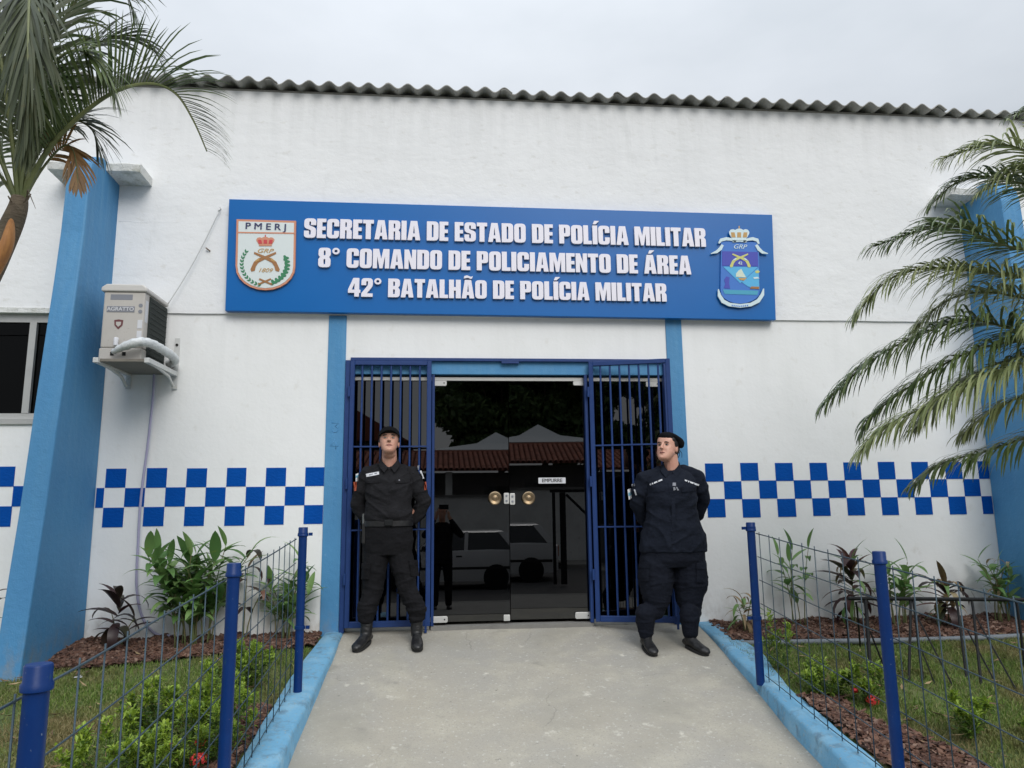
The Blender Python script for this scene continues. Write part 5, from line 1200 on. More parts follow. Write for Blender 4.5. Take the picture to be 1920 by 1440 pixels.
def feet(px, py, dx, dy):
    t_ = atP(px, py, .045, .165); h_ = Vector((t_.x+dx, t_.y+dy, zramp(t_.y+dy))); return h_, Vector((t_.x, t_.y, zramp(t_.y)))
hL, tL = feet(666, 1224, .080, .225); hR, tR = feet(783, 1223, -.020, .245)
anL, anR = hL.lerp(tL, .2), hR.lerp(tR, .2); UZ = Vector((0, 0, 1))
legL = [PM(708, 1025, .03), PM(700, 1105, .0), anL+UZ*.28, anL+UZ*.08]; legR = [PM(748, 1025, .03), PM(763, 1105, .0), anR+UZ*.28, anR+UZ*.08]
bl.limb(legL, [.075, .044, .034, .026]); bl.limb(legR, [.075, .044, .034, .026])

bl.limb([legL[-1], hL.lerp(tL, .3)+UZ*.05, hL.lerp(tL, .75)+UZ*.04], [.028, .026, .022]); bl.limb([legR[-1], hR.lerp(tR, .3)+UZ*.05, hR.lerp(tR, .75)+UZ*.04], [.028, .026, .022])
bl.make('body', M_skin_m, man, .004, 2, face_wr(hc, hdR, HS))
face_parts(man, T, hdR, HS, .40)
# short hair at the sides, cap with a peak
hb = Blob()
for q in (-1, 1): hb.ell(T(q*.070, .028, .018), (.013, .044, .040), hdR)
hb.ell(T(0, .072, .0), (.064, .044, .060), hdR); hb.make('hair', M_hair, man, .005, 2)
cbm = Blob().ell(T(0, .012, .062), (.092, .112, .076), hdR).ell(T(0, -.013, .050), (.088, .090, .032), hdR)
cp_ = cbm.make('cap', M_cap, man, .005, 2)
v = []; n = 14
for i in range(n+1):
    a = math.radians(-78+156*i/n); v.append(T(.077*math.sin(a), -.062*math.cos(a)-.012, .040+.004*math.cos(a)))
for i in range(n+1):
    a = math.radians(-78+156*i/n); v.append(T(.079*math.sin(a), -.062*math.cos(a)-.012-.062*math.cos(a)**.7, .034-.010*abs(math.sin(a))+.008*math.cos(a)))
bb = MB().add(v+[p+hdR @ Vector((0, 0, .004)) for p in v], [(i, i+1, n+2+i, n+1+i) for i in range(n)]+[(2*n+2+i, 3*n+3+i, 3*n+4+i, 2*n+3+i) for i in range(n)]+[(n+1+i, n+2+i, 3*n+4+i, 3*n+3+i) for i in range(n)])
bb.obj('peak', M_cap, cp_, smooth=50)
def wr_shirt(p):
    a = .013*max(0, ridge(Vector((p.x+p.z*.5, p.y, p.z-p.x*.6 if p.x > -.46 else p.z+p.x*.6)), 3, 4, 9, 2)-.3)+.009*max(0, ridge(p, 8, 5, 5, 8)-.4)
    return a-.003
# shirt
sb = Blob()
sb.loft([(PM(728, 984, .015), .190, .124), (PM(728, 977, .015), .198, .134), (PM(728, 966, .0), .198, .140), (PM(728, 945, .0), .188, .133), (PM(729, 920, .0), .190, .130), (PM(729, 902, .02), .195, .120), (PM(730, 888, .035), .185, .098), (PM(730, 879, .045), .125, .080), (PM(730, 875, .05), .085, .068)])
sb.limb([PM(714, 877, .055), PM(690, 887, .05)], [.035, .058]); sb.limb([PM(746, 877, .055), PM(771, 887, .05)], [.035, .058])
sb.limb([PM(689, 891, .04), PM(680, 915, .05), PM(670, 943, .07), PM(682, 966, .10), PM(702, 984, .12)], [.066, .068, .060, .056, .044])
sb.limb([PM(772, 891, .04), PM(783, 915, .05), PM(795, 942, .07), PM(782, 965, .10), PM(759, 982, .12)], [.066, .068, .062, .056, .044])
shirt = sb.make('shirt', M_shirt_m, man, .006, 4, wr_shirt)
# collar: two flaps leaving an open neck
def collar(par, matl, PT, cx, y0, w, dy, open_=2.5):
    for q in (-1, 1):
        pts = [PT(cx+q*w*.80, y0-8, dy+.085), PT(cx+q*w*.93, y0-5, dy+.03), PT(cx+q*w*.72, y0+2, dy-.03), PT(cx+q*open_, y0+12, dy-.060)]
        lo = [PT(cx+q*w*.95, y0+3, dy+.09), PT(cx+q*w*1.20, y0+5, dy+.02), PT(cx+q*w*1.10, y0+11, dy-.048), PT(cx+q*(open_+7), y0+22, dy-.094)]
        A, B_ = smooth_path(pts, 3), smooth_path(lo, 3); n = len(A)
        vv = A+B_+[p+Vector((0, .006, -.004)) for p in A+B_]
        f = [(i, i+1, n+i+1, n+i) for i in range(n-1)]+[(2*n+i, 3*n+i, 3*n+i+1, 2*n+i+1) for i in range(n-1)]+[(n+i, n+i+1, 3*n+i+1, 3*n+i) for i in range(n-1)]+[(i, 2*n+i, 2*n+i+1, i+1) for i in range(n-1)]+[(n-1, 2*n-1, 4*n-1, 3*n-1), (0, 2*n, 3*n, n)]
        MB().add(vv, f).obj('collar', matl, par, smooth=50)
collar(shirt, M_shirt_m, PM, 730, 864, 17, .0)
from mathutils.bvhtree import BVHTree
def proj_patch(name, target, poly_px, matl, par, PT, thick=.0035, y_front=-.4, sub=3):
    """a small cloth patch lying on the garment: outline points dropped onto the cloth from the front"""
    me = target.data; bv = BVHTree.FromPolygons([v_.co[:] for v_ in me.vertices], [p_.vertices[:] for p_ in me.polygons])
    def drop(px, py):
        a = PT(px, py, y_front); c = PT(px, py, .4); h = bv.ray_cast(a, (c-a).normalized(), 2)
        return h[0] if h[0] is not None else PT(px, py, 0)
    (x0, y0), (x1, y1), (x2, y2), (x3, y3) = poly_px; v = []; n = 5; m_ = 3
    for j in range(m_+1):
        for i in range(n+1):
            u, w = i/n, j/m_; px = (x0*(1-u)+x1*u)*(1-w)+(x3*(1-u)+x2*u)*w; py = (y0*(1-u)+y1*u)*(1-w)+(y3*(1-u)+y2*u)*w
            v.append(drop(px, py)+Vector((0, -thick, 0)))
    N_ = len(v); v += [p+Vector((0, thick+.004, 0)) for p in v]; k = n+1
    f = [(j*k+i, j*k+i+1, (j+1)*k+i+1, (j+1)*k+i) for j in range(m_) for i in range(n)]
    bd = [i for i in range(n)]+[n+j*k for j in range(m_)]+[m_*k+i for i in range(n, 0, -1)]+[j*k for j in range(m_, 0, -1)]
    f += [(bd[i], bd[i-1], bd[i-1]+N_, bd[i]+N_) for i in range(len(bd))]
    return MB().add(v, f).obj(name, matl, par, smooth=40)
proj_patch('name_tape', shirt, [(686, 888.5), (710.5, 884), (711, 889.5), (687, 894.5)], M_patchw, shirt, PM)
proj_patch('name_tape_text', shirt, [(692, 889.5), (699, 888), (699.3, 889.6), (692.3, 891.2)], M_greytext, shirt, PM, .005)
proj_patch('name_tape_text', shirt, [(702, 886.8), (707, 886), (707.3, 888.3), (702.3, 889)], M_greytext, shirt, PM, .005)
for x0_, x1_ in ((686, 712), (742, 768)):
    proj_patch('pocket_flap', shirt, [(x0_, 897), (x1_, 896), (x1_, 905), (x0_, 906)], M_shirt_m, shirt, PM, .007)
proj_patch('placket', shirt, [(726, 886), (732, 886), (732, 976), (726, 976)], M_shirt_m, shirt, PM, .005)
proj_patch('pocket_button', shirt, [(747.5, 899), (750, 899), (750, 901.5), (747.5, 901.5)], M_greytext, shirt, PM, .0085)
proj_patch('sleeve_flag', shirt, [(667, 889), (672, 887), (671.5, 902), (667, 903)], M_patchw, shirt, PM, .004)
proj_patch('sleeve_flag_band', shirt, [(667.2, 892), (672, 890.5), (672, 895), (667.2, 896)], M_patchb, shirt, PM, .0055)
proj_patch('sleeve_badge', shirt, [(663, 904), (669, 903), (668, 920), (664, 921)], M_patcho, shirt, PM, .004)
proj_patch('shoulder_tab', shirt, [(783, 873), (786.5, 872), (785, 881), (782, 881)], M_greytext, shirt, PM, .004)
proj_patch('sleeve_stripe', shirt, [(787, 883), (790, 882), (795.5, 897), (792.5, 898)], M_patchw, shirt, PM, .004)
proj_patch('sleeve_badge', shirt, [(795, 904), (799, 903), (800.5, 918), (796, 919)], M_patcho, shirt, PM, .004)
# trousers
def wr_tr(zc, fem=False):
    def f(p):
        z = p.z-zc; kf = .6 if fem else 1.
        a = .012*max(0, ridge(p, 4, 4, 6, 3)-.35)
        a *= kf
        if z < .45: a += .013*kf*max(0, ridge(p, 4, 4, 22, 6)-.3)*min(1, (.45-z)/.15)
        if .42 < z < .66: a += .010*max(0, ridge(p, 5, 4, 15, 12)-.35)
        return a-.002
    return f
tb = Blob()
tb.loft([(PM(728, 1040, .02), .180, .112), (PM(728, 1032, .02), .200, .122), (PM(728, 1015, .015), .205, .128), (PM(728, 995, .01), .198, .125), (PM(728, 978, .01), .190, .121)])
tb.limb([PM(706, 1040, .02), PM(702, 1070, .0), PM(700, 1105, -.01), anL+UZ*.27], [.104, .092, .076, .075])
tb.limb([PM(750, 1040, .02), PM(757, 1070, .0), PM(763, 1105, -.01), anR+UZ*.27], [.104, .092, .075, .074])
tb.limb([anL+UZ*.28, anL+UZ*.215], [.082, .066]); tb.limb([anR+UZ*.27, anR+UZ*.215], [.078, .064])
trs = tb.make('trousers', M_trous_m, man, .006, 4, wr_tr(-.03))
for (x0_, x1_, y0_, y1_, dx_) in ((679, 694, 1058, 1086, -2), (768, 783, 1052, 1080, 3)):
    proj_patch('cargo_pocket', trs, [(x0_, y0_), (x1_, y0_), (x1_+dx_, y1_), (x0_+dx_, y1_)], M_trous_m, trs, PM, .012)
    proj_patch('pocket_flap', trs, [(x0_-.5, y0_-2), (x1_+.5, y0_-2), (x1_+.5+dx_*.3, y0_+8), (x0_-.5+dx_*.3, y0_+8)], M_trous_m, trs, PM, .018)
# belt, buckle, holster
btc = PM(728, 981, .012); n = 40; v = []
for z_ in (-.022, .022):
    for e_ in (0, 1):
        for i in range(n):
            t = 2*math.pi*i/n; ct, st = math.cos(t), math.sin(t); v.append(btc+Vector(((.200+.005*e_)*math.copysign(abs(ct)**.87, ct), (.132+.005*e_)*math.copysign(abs(st)**.87, st), z_)))
f = []
for i in range(n):
    j = (i+1) % n; f += [(n+i, n+j, 3*n+j, 3*n+i), (i, 2*n+i, 2*n+j, j), (2*n+i, 3*n+i, 3*n+j, 2*n+j), (i, j, n+j, n+i)]
belt = MB().add(v, f).obj('belt', M_boot, man, smooth=40)
bk = PM(728.5, 980, -.135); MB().box(tuple(bk+Vector((-.034, -.004, -.024))), tuple(bk+Vector((.034, .006, .024)))).obj('buckle', M_black, belt, bevel=.005)
hs = PM(684, 992, -.02)
MB().box(tuple(hs+Vector((-.022, -.03, -.12))), tuple(hs+Vector((.016, .035, .05)))).obj('holster', M_blackm, belt, bevel=.012)
MB().tube([hs+Vector((-.006, -.01, .04)), hs+Vector((-.010, .012, .12))], .016, 8).obj('pistol_grip', flat('grip_grey', (.10, .105, .10)), belt, smooth=60)
boot(man, hL, tL, .26); boot(man, hR, tR, .26)

# ---------------- woman in navy at the right of the door
YW = -.50
wom = empty('person', (0, 0, 0), label='woman in navy uniform and black beret standing by the right gate, head turned left', cat='person')
def PW(px, py, dy=0.): return atY(px, py, YW+dy)
hdW = Matrix.Rotation(math.radians(-42), 3, 'Z') @ Matrix.Rotation(math.radians(-14), 3, 'X')
WS = 1.06
hw = PW(1251.5, 840.5, .01)
bl = Blob(); TW = head_prims(bl, hw, hdW, WS, True)
bl.limb([PW(1257, 852, .03), PW(1260, 884, .04)], [.056, .064])
bl.ell(TW(0, -.036, -.092), (.048, .048, .030), hdW)
bl.limb([PW(1259, 890, .05), PW(1218, 900, .05)], [.055, .045]); bl.limb([PW(1259, 890, .05), PW(1298, 898, .05)], [.055, .045])
bl.loft([(PW(1260, 1045, .03), .20, .13), (PW(1260, 1000, .02), .19, .13), (PW(1259, 960, .02), .175, .12), (PW(1259, 920, .02), .17, .115), (PW(1259, 892, .04), .13, .075)])
aL = [PW(1206, 900, .05), PW(1195, 945, .10), PW(1222, 992, .22)]; aR = [PW(1308, 900, .05), PW(1319, 940, .10), PW(1290, 985, .22)]
bl.limb(aL, [.050, .044, .030]); bl.limb(aR, [.050, .044, .030])
hand(bl, aL[2], (PW(1266, 1000, .27)-aL[2]), (0, -1, .1), .92, .35, -1); hand(bl, aR[2], (PW(1246, 1004, .27)-aR[2]), (0, 1, .1), .92, .35, 1)
hL2, tL2 = feet(1227, 1232, -.015, .225); hR2, tR2 = feet(1326, 1231, -.09, .21)
anL2, anR2 = hL2.lerp(tL2, .22), hR2.lerp(tR2, .22)
lL = [PW(1233, 1050, .03), PW(1228, 1120, .0), anL2+UZ*.25, anL2+UZ*.07]; lR = [PW(1288, 1050, .03), PW(1294, 1120, .0), anR2+UZ*.25, anR2+UZ*.07]
bl.limb(lL, [.095, .055, .036, .028]); bl.limb(lR, [.095, .055, .036, .028])

bl.limb([lL[-1], hL2.lerp(tL2, .3)+UZ*.05, hL2.lerp(tL2, .75)+UZ*.04], [.028, .026, .022]); bl.limb([lR[-1], hR2.lerp(tR2, .3)+UZ*.05, hR2.lerp(tR2, .75)+UZ*.04], [.028, .026, .022])
bl.make('body', M_skin_w, wom, .004, 2, face_wr(hw, hdW, WS))
face_parts(wom, TW, hdW, WS, .55)
hb = Blob().ell(TW(0, .050, .008), (.083, .072, .080), hdW).ell(TW(0, .122, -.030), (.040, .032, .040), hdW)
for q in (-1, 1): hb.ell(TW(q*.070, .008, .034), (.013, .046, .036), hdW).ell(TW(q*.062, -.030, .055), (.016, .030, .024), hdW)
hb.make('hair', M_hair, wom, .005, 2)
bR = hdW @ Matrix.Rotation(math.radians(13), 3, 'Y') @ Matrix.Rotation(math.radians(-12), 3, 'X')
brt = Blob().ell(TW(0, .006, .066), (.086, .106, .056), bR).ell(TW(.018, .030, .084), (.094, .105, .038), bR).ell(TW(.055, .050, .070), (.062, .076, .038), bR).ell(TW(.076, .055, .048), (.036, .052, .032), bR)
brt = brt.make('beret', M_cap, wom, .005, 3)
MB().tube([TW(.045, .125, .02), TW(.055, .150, -.0), TW(.050, .165, -.03)], [.003, .0025, .002], 5).obj('ribbon_end', M_cap, brt)
MB().tube([TW(.040, .125, .02), TW(.035, .155, -.01), TW(.02, .160, -.035)], [.003, .0025, .002], 5).obj('ribbon_end', M_cap, brt)
def wr_jk(p): return .013*max(0, ridge(Vector((p.x+p.z*.4, p.y, p.z-p.x*.5 if p.x > 1.80 else p.z+p.x*.5)), 3, 4, 8, 21)-.3)+.010*max(0, ridge(p, 7, 5, 4.5, 28)-.4)-.003
jb = Blob()
jb.loft([(PW(1262, 1034, .02), .272, .165), (PW(1262, 1022, .02), .280, .172), (PW(1262, 1000, .015), .262, .165), (PW(1260, 975, .01), .222, .148), (PW(1259, 955, .005), .205, .142), (PW(1259, 935, -.005), .205, .152), (PW(1259, 915, .0), .205, .150), (PW(1259, 900, .02), .200, .125), (PW(1259, 889, .035), .160, .095), (PW(1259, 882, .045), .100, .075)])
jb.limb([PW(1240, 884, .045), PW(1212, 896, .05)], [.046, .062]); jb.limb([PW(1280, 882, .045), PW(1306, 894, .05)], [.046, .062])
jb.limb([PW(1207, 899, .05), PW(1200, 920, .06), PW(1194, 944, .10), PW(1205, 968, .16), PW(1222, 990, .21)], [.068, .072, .064, .058, .046])
jb.limb([PW(1307, 898, .05), PW(1313, 918, .06), PW(1317, 938, .10), PW(1308, 962, .16), PW(1292, 984, .21)], [.068, .072, .064, .058, .046])
jk = jb.make('jacket', M_shirt_w, wom, .006, 4, wr_jk)
collar(jk, M_shirt_w, PW, 1258, 873, 17, .0)
proj_patch('name_tape', jk, [(1218, 907.5), (1241, 898), (1242, 900.5), (1219, 910)], M_patchw, jk, PW, .004)
proj_patch('name_tape', jk, [(1284, 899), (1311, 908.5), (1310, 911.5), (1284, 901.5)], M_patchw, jk, PW, .004)
for i in (0, 1, 3):
    proj_patch('name_letter', jk, [(1220+i*4, 906.6-i*1.6), (1221.6+i*4, 906-i*1.6), (1222+i*4, 908-i*1.6), (1220.4+i*4, 908.7-i*1.6)], M_shirt_w, jk, PW, .006)
    proj_patch('name_letter', jk, [(1288+i*4, 901+i*1.5), (1289.6+i*4, 901.6+i*1.5), (1289.6+i*4, 904+i*1.5), (1288+i*4, 903.4+i*1.5)], M_shirt_w, jk, PW, .006)
proj_patch('rank_badge', jk, [(1261, 905), (1267, 905), (1267, 911), (1261, 911)], M_greytext, jk, PW, .005)
proj_patch('rank_badge', jk, [(1262, 914), (1265, 913), (1267, 918), (1263, 920)], M_greytext, jk, PW, .005); proj_patch('rank_badge', jk, [(1267, 913), (1269, 913), (1273, 919), (1270, 920)], M_greytext, jk, PW, .005)
proj_patch('placket', jk, [(1258, 889), (1265, 889), (1267, 1032), (1260, 1032)], M_shirt_w, jk, PW, .005)
for x0_, x1_, s_ in ((1219, 1246, -1), (1278, 1304, 1)):
    proj_patch('pocket_flap', jk, [(x0_, 913), (x1_, 912), (x1_, 921), (x0_, 923)], M_shirt_w, jk, PW, .007)
proj_patch('sleeve_flag', jk, [(1176.5, 918), (1182.5, 916), (1184, 934), (1179, 937)], M_patchw, jk, PW, .004)
proj_patch('sleeve_flag_band', jk, [(1178, 924), (1183, 922.5), (1183.5, 928), (1178.6, 930)], M_patchb, jk, PW, .006)
proj_patch('sleeve_stripe', jk, [(1188, 918), (1190.5, 917.5), (1194, 928), (1191.5, 929)], M_patchw, jk, PW, .004)
proj_patch('sleeve_badge', jk, [(1184, 908), (1190, 906.5), (1190.5, 911), (1185, 913)], M_greytext, jk, PW, .004)
tb = Blob()
tb.loft([(PW(1262, 1062, .02), .225, .135), (PW(1262, 1050, .02), .268, .158), (PW(1262, 1030, .02), .262, .155), (PW(1262, 1010, .02), .235, .14)])
tb.limb([PW(1229, 1058, .02), PW(1230, 1092, .01), PW(1231, 1118, -.005), PW(1227, 1142, .0), anL2+UZ*.27], [.138, .142, .116, .084, .074])
tb.limb([PW(1293, 1058, .02), PW(1294, 1092, .01), PW(1292, 1118, -.005), PW(1296, 1142, .0), anR2+UZ*.27], [.138, .143, .116, .084, .074])
tb.limb([anL2+UZ*.27, anL2+UZ*.20, anL2+UZ*.13], [.080, .074, .062]); tb.limb([anR2+UZ*.27, anR2+UZ*.20, anR2+UZ*.13], [.080, .073, .061])
tw = tb.make('trousers', M_trous_w, wom, .006, 4, wr_tr(-.06, True))
for (x0_, x1_, y0_, y1_) in ((1199, 1216, 1056, 1090), (1305, 1322, 1058, 1092)):
    proj_patch('cargo_pocket', tw, [(x0_, y0_), (x1_, y0_), (x1_, y1_), (x0_, y1_)], M_trous_w, tw, PW, .012)
    proj_patch('pocket_flap', tw, [(x0_-.5, y0_-2), (x1_+.5, y0_-2), (x1_+.5, y0_+9), (x0_-.5, y0_+9)], M_trous_w, tw, PW, .018)
boot(wom, hL2, tL2, .15, .046, 'shoe'); boot(wom, hR2, tR2, .15, .046, 'shoe')

# ---------------- the person taking the picture (seen only as a reflection in the glass)
pht = empty('person', (0, 0, 0), label='dark figure reflected in the glass door, holding a phone up with both arms', cat='person')
gx, gy = -.03, -6.74; gz = -.815+(gy+8.6)*(.215/3.2)
Q = lambda x, y, z: Vector((gx+x, gy+y, gz+z))
b = Blob(); RI = Matrix.Rotation(math.pi, 3, 'Z')
TP = head_prims(b, Q(0, 0, 1.66), RI, 1.0)
b.limb([Q(0, -.02, 1.60), Q(0, -.03, 1.45)], [.058, .06])
b.limb([Q(-.16, -.02, 1.42), Q(-.33, .08, 1.28), Q(-.10, .19, 1.60)], [.055, .046, .03]); b.limb([Q(.16, -.02, 1.42), Q(.33, .08, 1.28), Q(.12, .19, 1.60)], [.055, .046, .03])
hand(b, Q(-.10, .19, 1.60), (.1, .02, 1), (1, 0, 0), .95, .45, -1); hand(b, Q(.12, .19, 1.60), (-.1, .02, 1), (-1, 0, 0), .95, .45, 1)
b.loft([(Q(0, 0, .88), .16, .11), (Q(0, 0, 1.1), .15, .10), (Q(0, -.01, 1.35), .17, .11), (Q(0, -.02, 1.46), .11, .07)])
for q in (-1, 1): b.limb([Q(q*.09, 0, .9), Q(q*.11, 0, .48), Q(q*.12, 0, .06)], [.085, .055, .04])
b.make('body', M_skin_m, pht, .008, 2)
Blob().ell(Q(0, -.03, 1.70), (.085, .10, .10)).make('hair', M_hair, pht, .008, 2)
s_ = Blob().loft([(Q(0, 0, .86), .19, .13), (Q(0, 0, 1.1), .18, .125), (Q(0, -.01, 1.33), .20, .13), (Q(0, -.02, 1.45), .16, .09), (Q(0, -.02, 1.50), .09, .07)])
s_.limb([Q(-.17, -.02, 1.42), Q(-.335, .08, 1.28), Q(-.14, .17, 1.53)], [.068, .058, .042]); s_.limb([Q(.17, -.02, 1.42), Q(.335, .08, 1.28), Q(.16, .17, 1.53)], [.068, .058, .042]); s_.make('shirt', M_shirt_m, pht, .008, 3)
s_ = Blob().loft([(Q(0, 0, .78), .17, .12), (Q(0, 0, .95), .185, .125)])
for q in (-1, 1): s_.limb([Q(q*.09, 0, .85), Q(q*.115, 0, .48), Q(q*.12, 0, .10)], [.10, .075, .06])
s_.make('trousers', M_trous_m, pht, .008, 3)
for q in (-1, 1): boot(pht, Q(q*.12, -.10, 0), Q(q*.14, .16, 0), .12, .048, 'shoe', False)
MB().box((-.085, -6.545, H-.045), (.085, -6.537, H+.04)).obj('phone', M_black, label='phone held sideways by the reflected photographer', cat='phone', bevel=.003)

# ================================================================== ACROSS THE STREET (seen reflected in the glass)
cw = empty('compound_wall', (0, 0, 0), label='pale rendered wall across the street reflected in the glass', cat='wall')
box('wall', (-14, -17.2, -.95), (4.6, -17.0, 1.38), M_cwall, cw); box('coping', (-14.05, -17.25, 1.382), (4.6, -16.95, 1.45), M_hwall, cw)
box('wall', (6.4, -17.2, -.95), (20, -17.0, 1.38), M_cwall, cw)
hs_ = empty('house', (0, 0, 0), label='low house with terracotta tile roof reflected in the glass doors', cat='house')
box('wall', (-11, -22.5, -1), (11, -20.4, 2.3), M_hwall, hs_)
for x_ in (-7.5, -3.5, .2, 3.8, 7.5): box('porch_post', (x_-.12, -19.5, -1), (x_+.12, -19.26, 2.28), M_cwall, hs_)
for x_ in (-6, -1.5, 2.2, 6): box('window', (x_-.7, -20.42, .4), (x_+.7, -20.399, 1.8), M_cglass, hs_)
rs = math.atan2(.82, 3.1)
tile_me = None
bb = MB(); n = 6
v = []
for (yy, r) in ((0, .085), (.42, .075)):
    for i in range(n+1):
        a = math.pi*i/n; v.append((r*math.cos(a), -yy*math.cos(rs), r*math.sin(a)*.8+yy*math.sin(rs)))
bb.add(v, [(i, i+1, n+2+i, n+1+i) for i in range(n)]); tile_me = bb.mesh('tile', smooth=180); tile_me.materials.append(M_tile)
box('roof_deck', (-11, -22.1, 2.93), (11, -22.0, 3.10), M_hwall, hs_)
MB().add([(-11, -18.95, 2.30), (11, -18.95, 2.30), (11, -22.1, 3.12), (-11, -22.1, 3.12)], [(0, 1, 2, 3)]).obj('roof_underlay', M_tile, hs_)
cnt = 0
for i in range(34):
    for r_ in range(8):
        o = link('roof_tile', tile_me, None, hs_); o.location = (-2.0+i*.19, -18.9-r_*.385*math.cos(rs), 2.34+r_*.385*math.sin(rs)+random.uniform(-.006, .006)); cnt += 1
bb = MB()
for i in list(range(-47, 0))+list(range(34, 68)):
    for r_ in range(8):
        off = Vector((-2.0+i*.19, -18.9-r_*.385*math.cos(rs), 2.34+r_*.385*math.sin(rs))); bb.add([Vector(p)+off for p in v], [(k, k+1, n+2+k, n+1+k) for k in range(n)])
bb.obj('roof_tiles', M_tile, hs_, kind='stuff')
MB().tube([(-11, -22.05, 3.15), (11, -22.05, 3.15)], .10, 8).obj('ridge', M_tile, hs_)
h2 = empty('house', (0, 0, 0), label='taller brown roofed house reflected behind the left gate', cat='house')
box('wall', (-9.5, -34, -1), (-2.2, -27.5, 4.1), M_hwall, h2)
MB().prism([(-10, -27.2, 4.1), (-1.7, -27.2, 4.1), (-5.9, -27.2, 6.6)], (0, -7.2, 0)).obj('roof', M_tile, h2)
for x_ in (-8, -5.9, -3.8): box('window', (x_-.5, -27.51, 1.9), (x_+.5, -27.47, 3.2), M_cglass, h2)
tn = empty('canopy_tent', (0, 0, 0), label='white pointed canopy tent behind the tiled roof reflected in the glass', cat='tent')
cx_, cy_ = 2.35, -26
MB().add([(cx_-2.9, cy_+2.9, 3.35), (cx_+2.9, cy_+2.9, 3.35), (cx_+2.9, cy_-2.9, 3.35), (cx_-2.9, cy_-2.9, 3.35), (cx_-.9, cy_+.9, 3.78), (cx_+.9, cy_+.9, 3.78), (cx_+.9, cy_-.9, 3.78), (cx_-.9, cy_-.9, 3.78), (cx_, cy_, 4.35)],
         [(0, 1, 5, 4), (1, 2, 6, 5), (2, 3, 7, 6), (3, 0, 4, 7), (4, 5, 8), (5, 6, 8), (6, 7, 8), (7, 4, 8)]).obj('canopy', M_tent, tn)
for sx in (-2.85, 2.85):
    for sy in (-2.85, 2.85): MB().tube([(cx_+sx, cy_+sy, -1), (cx_+sx, cy_+sy, 3.36)], .04, 8).obj('pole', M_alu, tn)
def tree(loc, h, cr, n, label, zc=None):
    g = empty('leafy_tree', loc, 0, label=label, cat='tree', group='leafy trees across the street')
    MB().tube(smooth_path([(0, 0, 0), (.1, .1, h*.25), (-.1, 0, h*.5), (.05, 0, h*.72)], 4), [.28-.018*i for i in range(13)], 10).obj('trunk', M_bark, g, smooth=180)
    bb = MB()
    cl = []
    for i in range(26):
        a = random.uniform(0, 6.28); r = cr*random.uniform(.15, .85); z = h*random.uniform(.45, .95); q = Vector((r*math.cos(a), r*math.sin(a), z)); cl.append((q, cr*random.uniform(.22, .40)))
        bb.tube([(0, 0, h*.4), (q.x*.4, q.y*.4, h*.4+(z-h*.4)*.6), tuple(q)], [.09, .05, .02], 5)
    bb.obj('limb', M_bark, g)
    k = n; C_ = RNG.integers(0, len(cl), k); ctr = np.array([tuple(cl[i][0]) for i in C_]); rad = np.array([cl[i][1] for i in C_])
    dv = RNG.normal(size=(k, 3)); dv /= np.linalg.norm(dv, axis=1)[:, None]; P = ctr+dv*(rad*RNG.uniform(.55, 1.08, k))[:, None]*np.array([1, 1, .75])
    a1 = RNG.normal(size=(k, 3)); a1 /= np.linalg.norm(a1, axis=1)[:, None]; a2 = np.cross(a1, RNG.normal(size=(k, 3))); a2 /= np.linalg.norm(a2, axis=1)[:, None]
    s = RNG.uniform(.14, .26, k)[:, None]; V = np.stack([P-a1*s, P+a2*s*.45, P+a1*s, P-a2*s*.45], 1).reshape(-1, 3)
    me = bpy.data.meshes.new('crown'); me.from_pydata(V.tolist(), [], (np.arange(k*4).reshape(-1, 4)).tolist()); link('crown', me, M_crown, g)
    return g
tree((3.0, -31, -1), 9.6, 3.7, 34000, 'tall dark leafy tree reflected at the middle of the glass doors')
tree((6.6, -32, -1), 10.4, 4.2, 34000, 'dark leafy tree reflected at the right of the glass doors')
tree((-9.5, -24, -1), 8.4, 3.2, 12000, 'smaller leafy tree reflected behind the left gate')
tree((12.5, -30, -1), 10.5, 4.0, 11000, 'big leafy tree reflected behind the right gate')
pb = empty('utility_pole', (0, 0, 0), label='concrete utility pole across the street reflected behind the left gate', cat='pole')
MB().tube([(-3.2, -16.2, -.9), (-3.2, -16.2, 8.5)], [.15, .10], 12).obj('pole', M_cwall, pb, smooth=60)
for z_ in (7.6, 6.9, 6.2):
    MB().tube([(-40, -16.2, z_+.4), (-20, -16.2, z_), (-3.2, -16.2, z_+.3), (15, -16.2, z_), (40, -16.2, z_+.5)], .015, 5).obj('power_line', M_black, pb)
    MB().box((-3.8, -16.24, z_+.25), (-2.6, -16.16, z_+.33)).obj('crossarm', M_bark, pb)
gf = empty('steel_frame', (0, 0, 0), label='dark steel gate frame with diagonal brace reflected at the right of the glass', cat='frame')
for x_ in (1.50, 1.62): pass
box('post', (1.98, -12.4+1.2, -.9), (2.12, -11.1, 1.25), M_black, gf); box('post', (1.80, -11.2, -.9), (1.87, -11.1, 1.25), M_black, gf); box('beam', (1.75, -11.2, 1.252), (3.6, -11.1, 1.32), M_black, gf)
MB().tube([(2.14, -11.15, 1.2), (2.75, -11.15, .6)], .035, 6).obj('brace', M_black, gf)

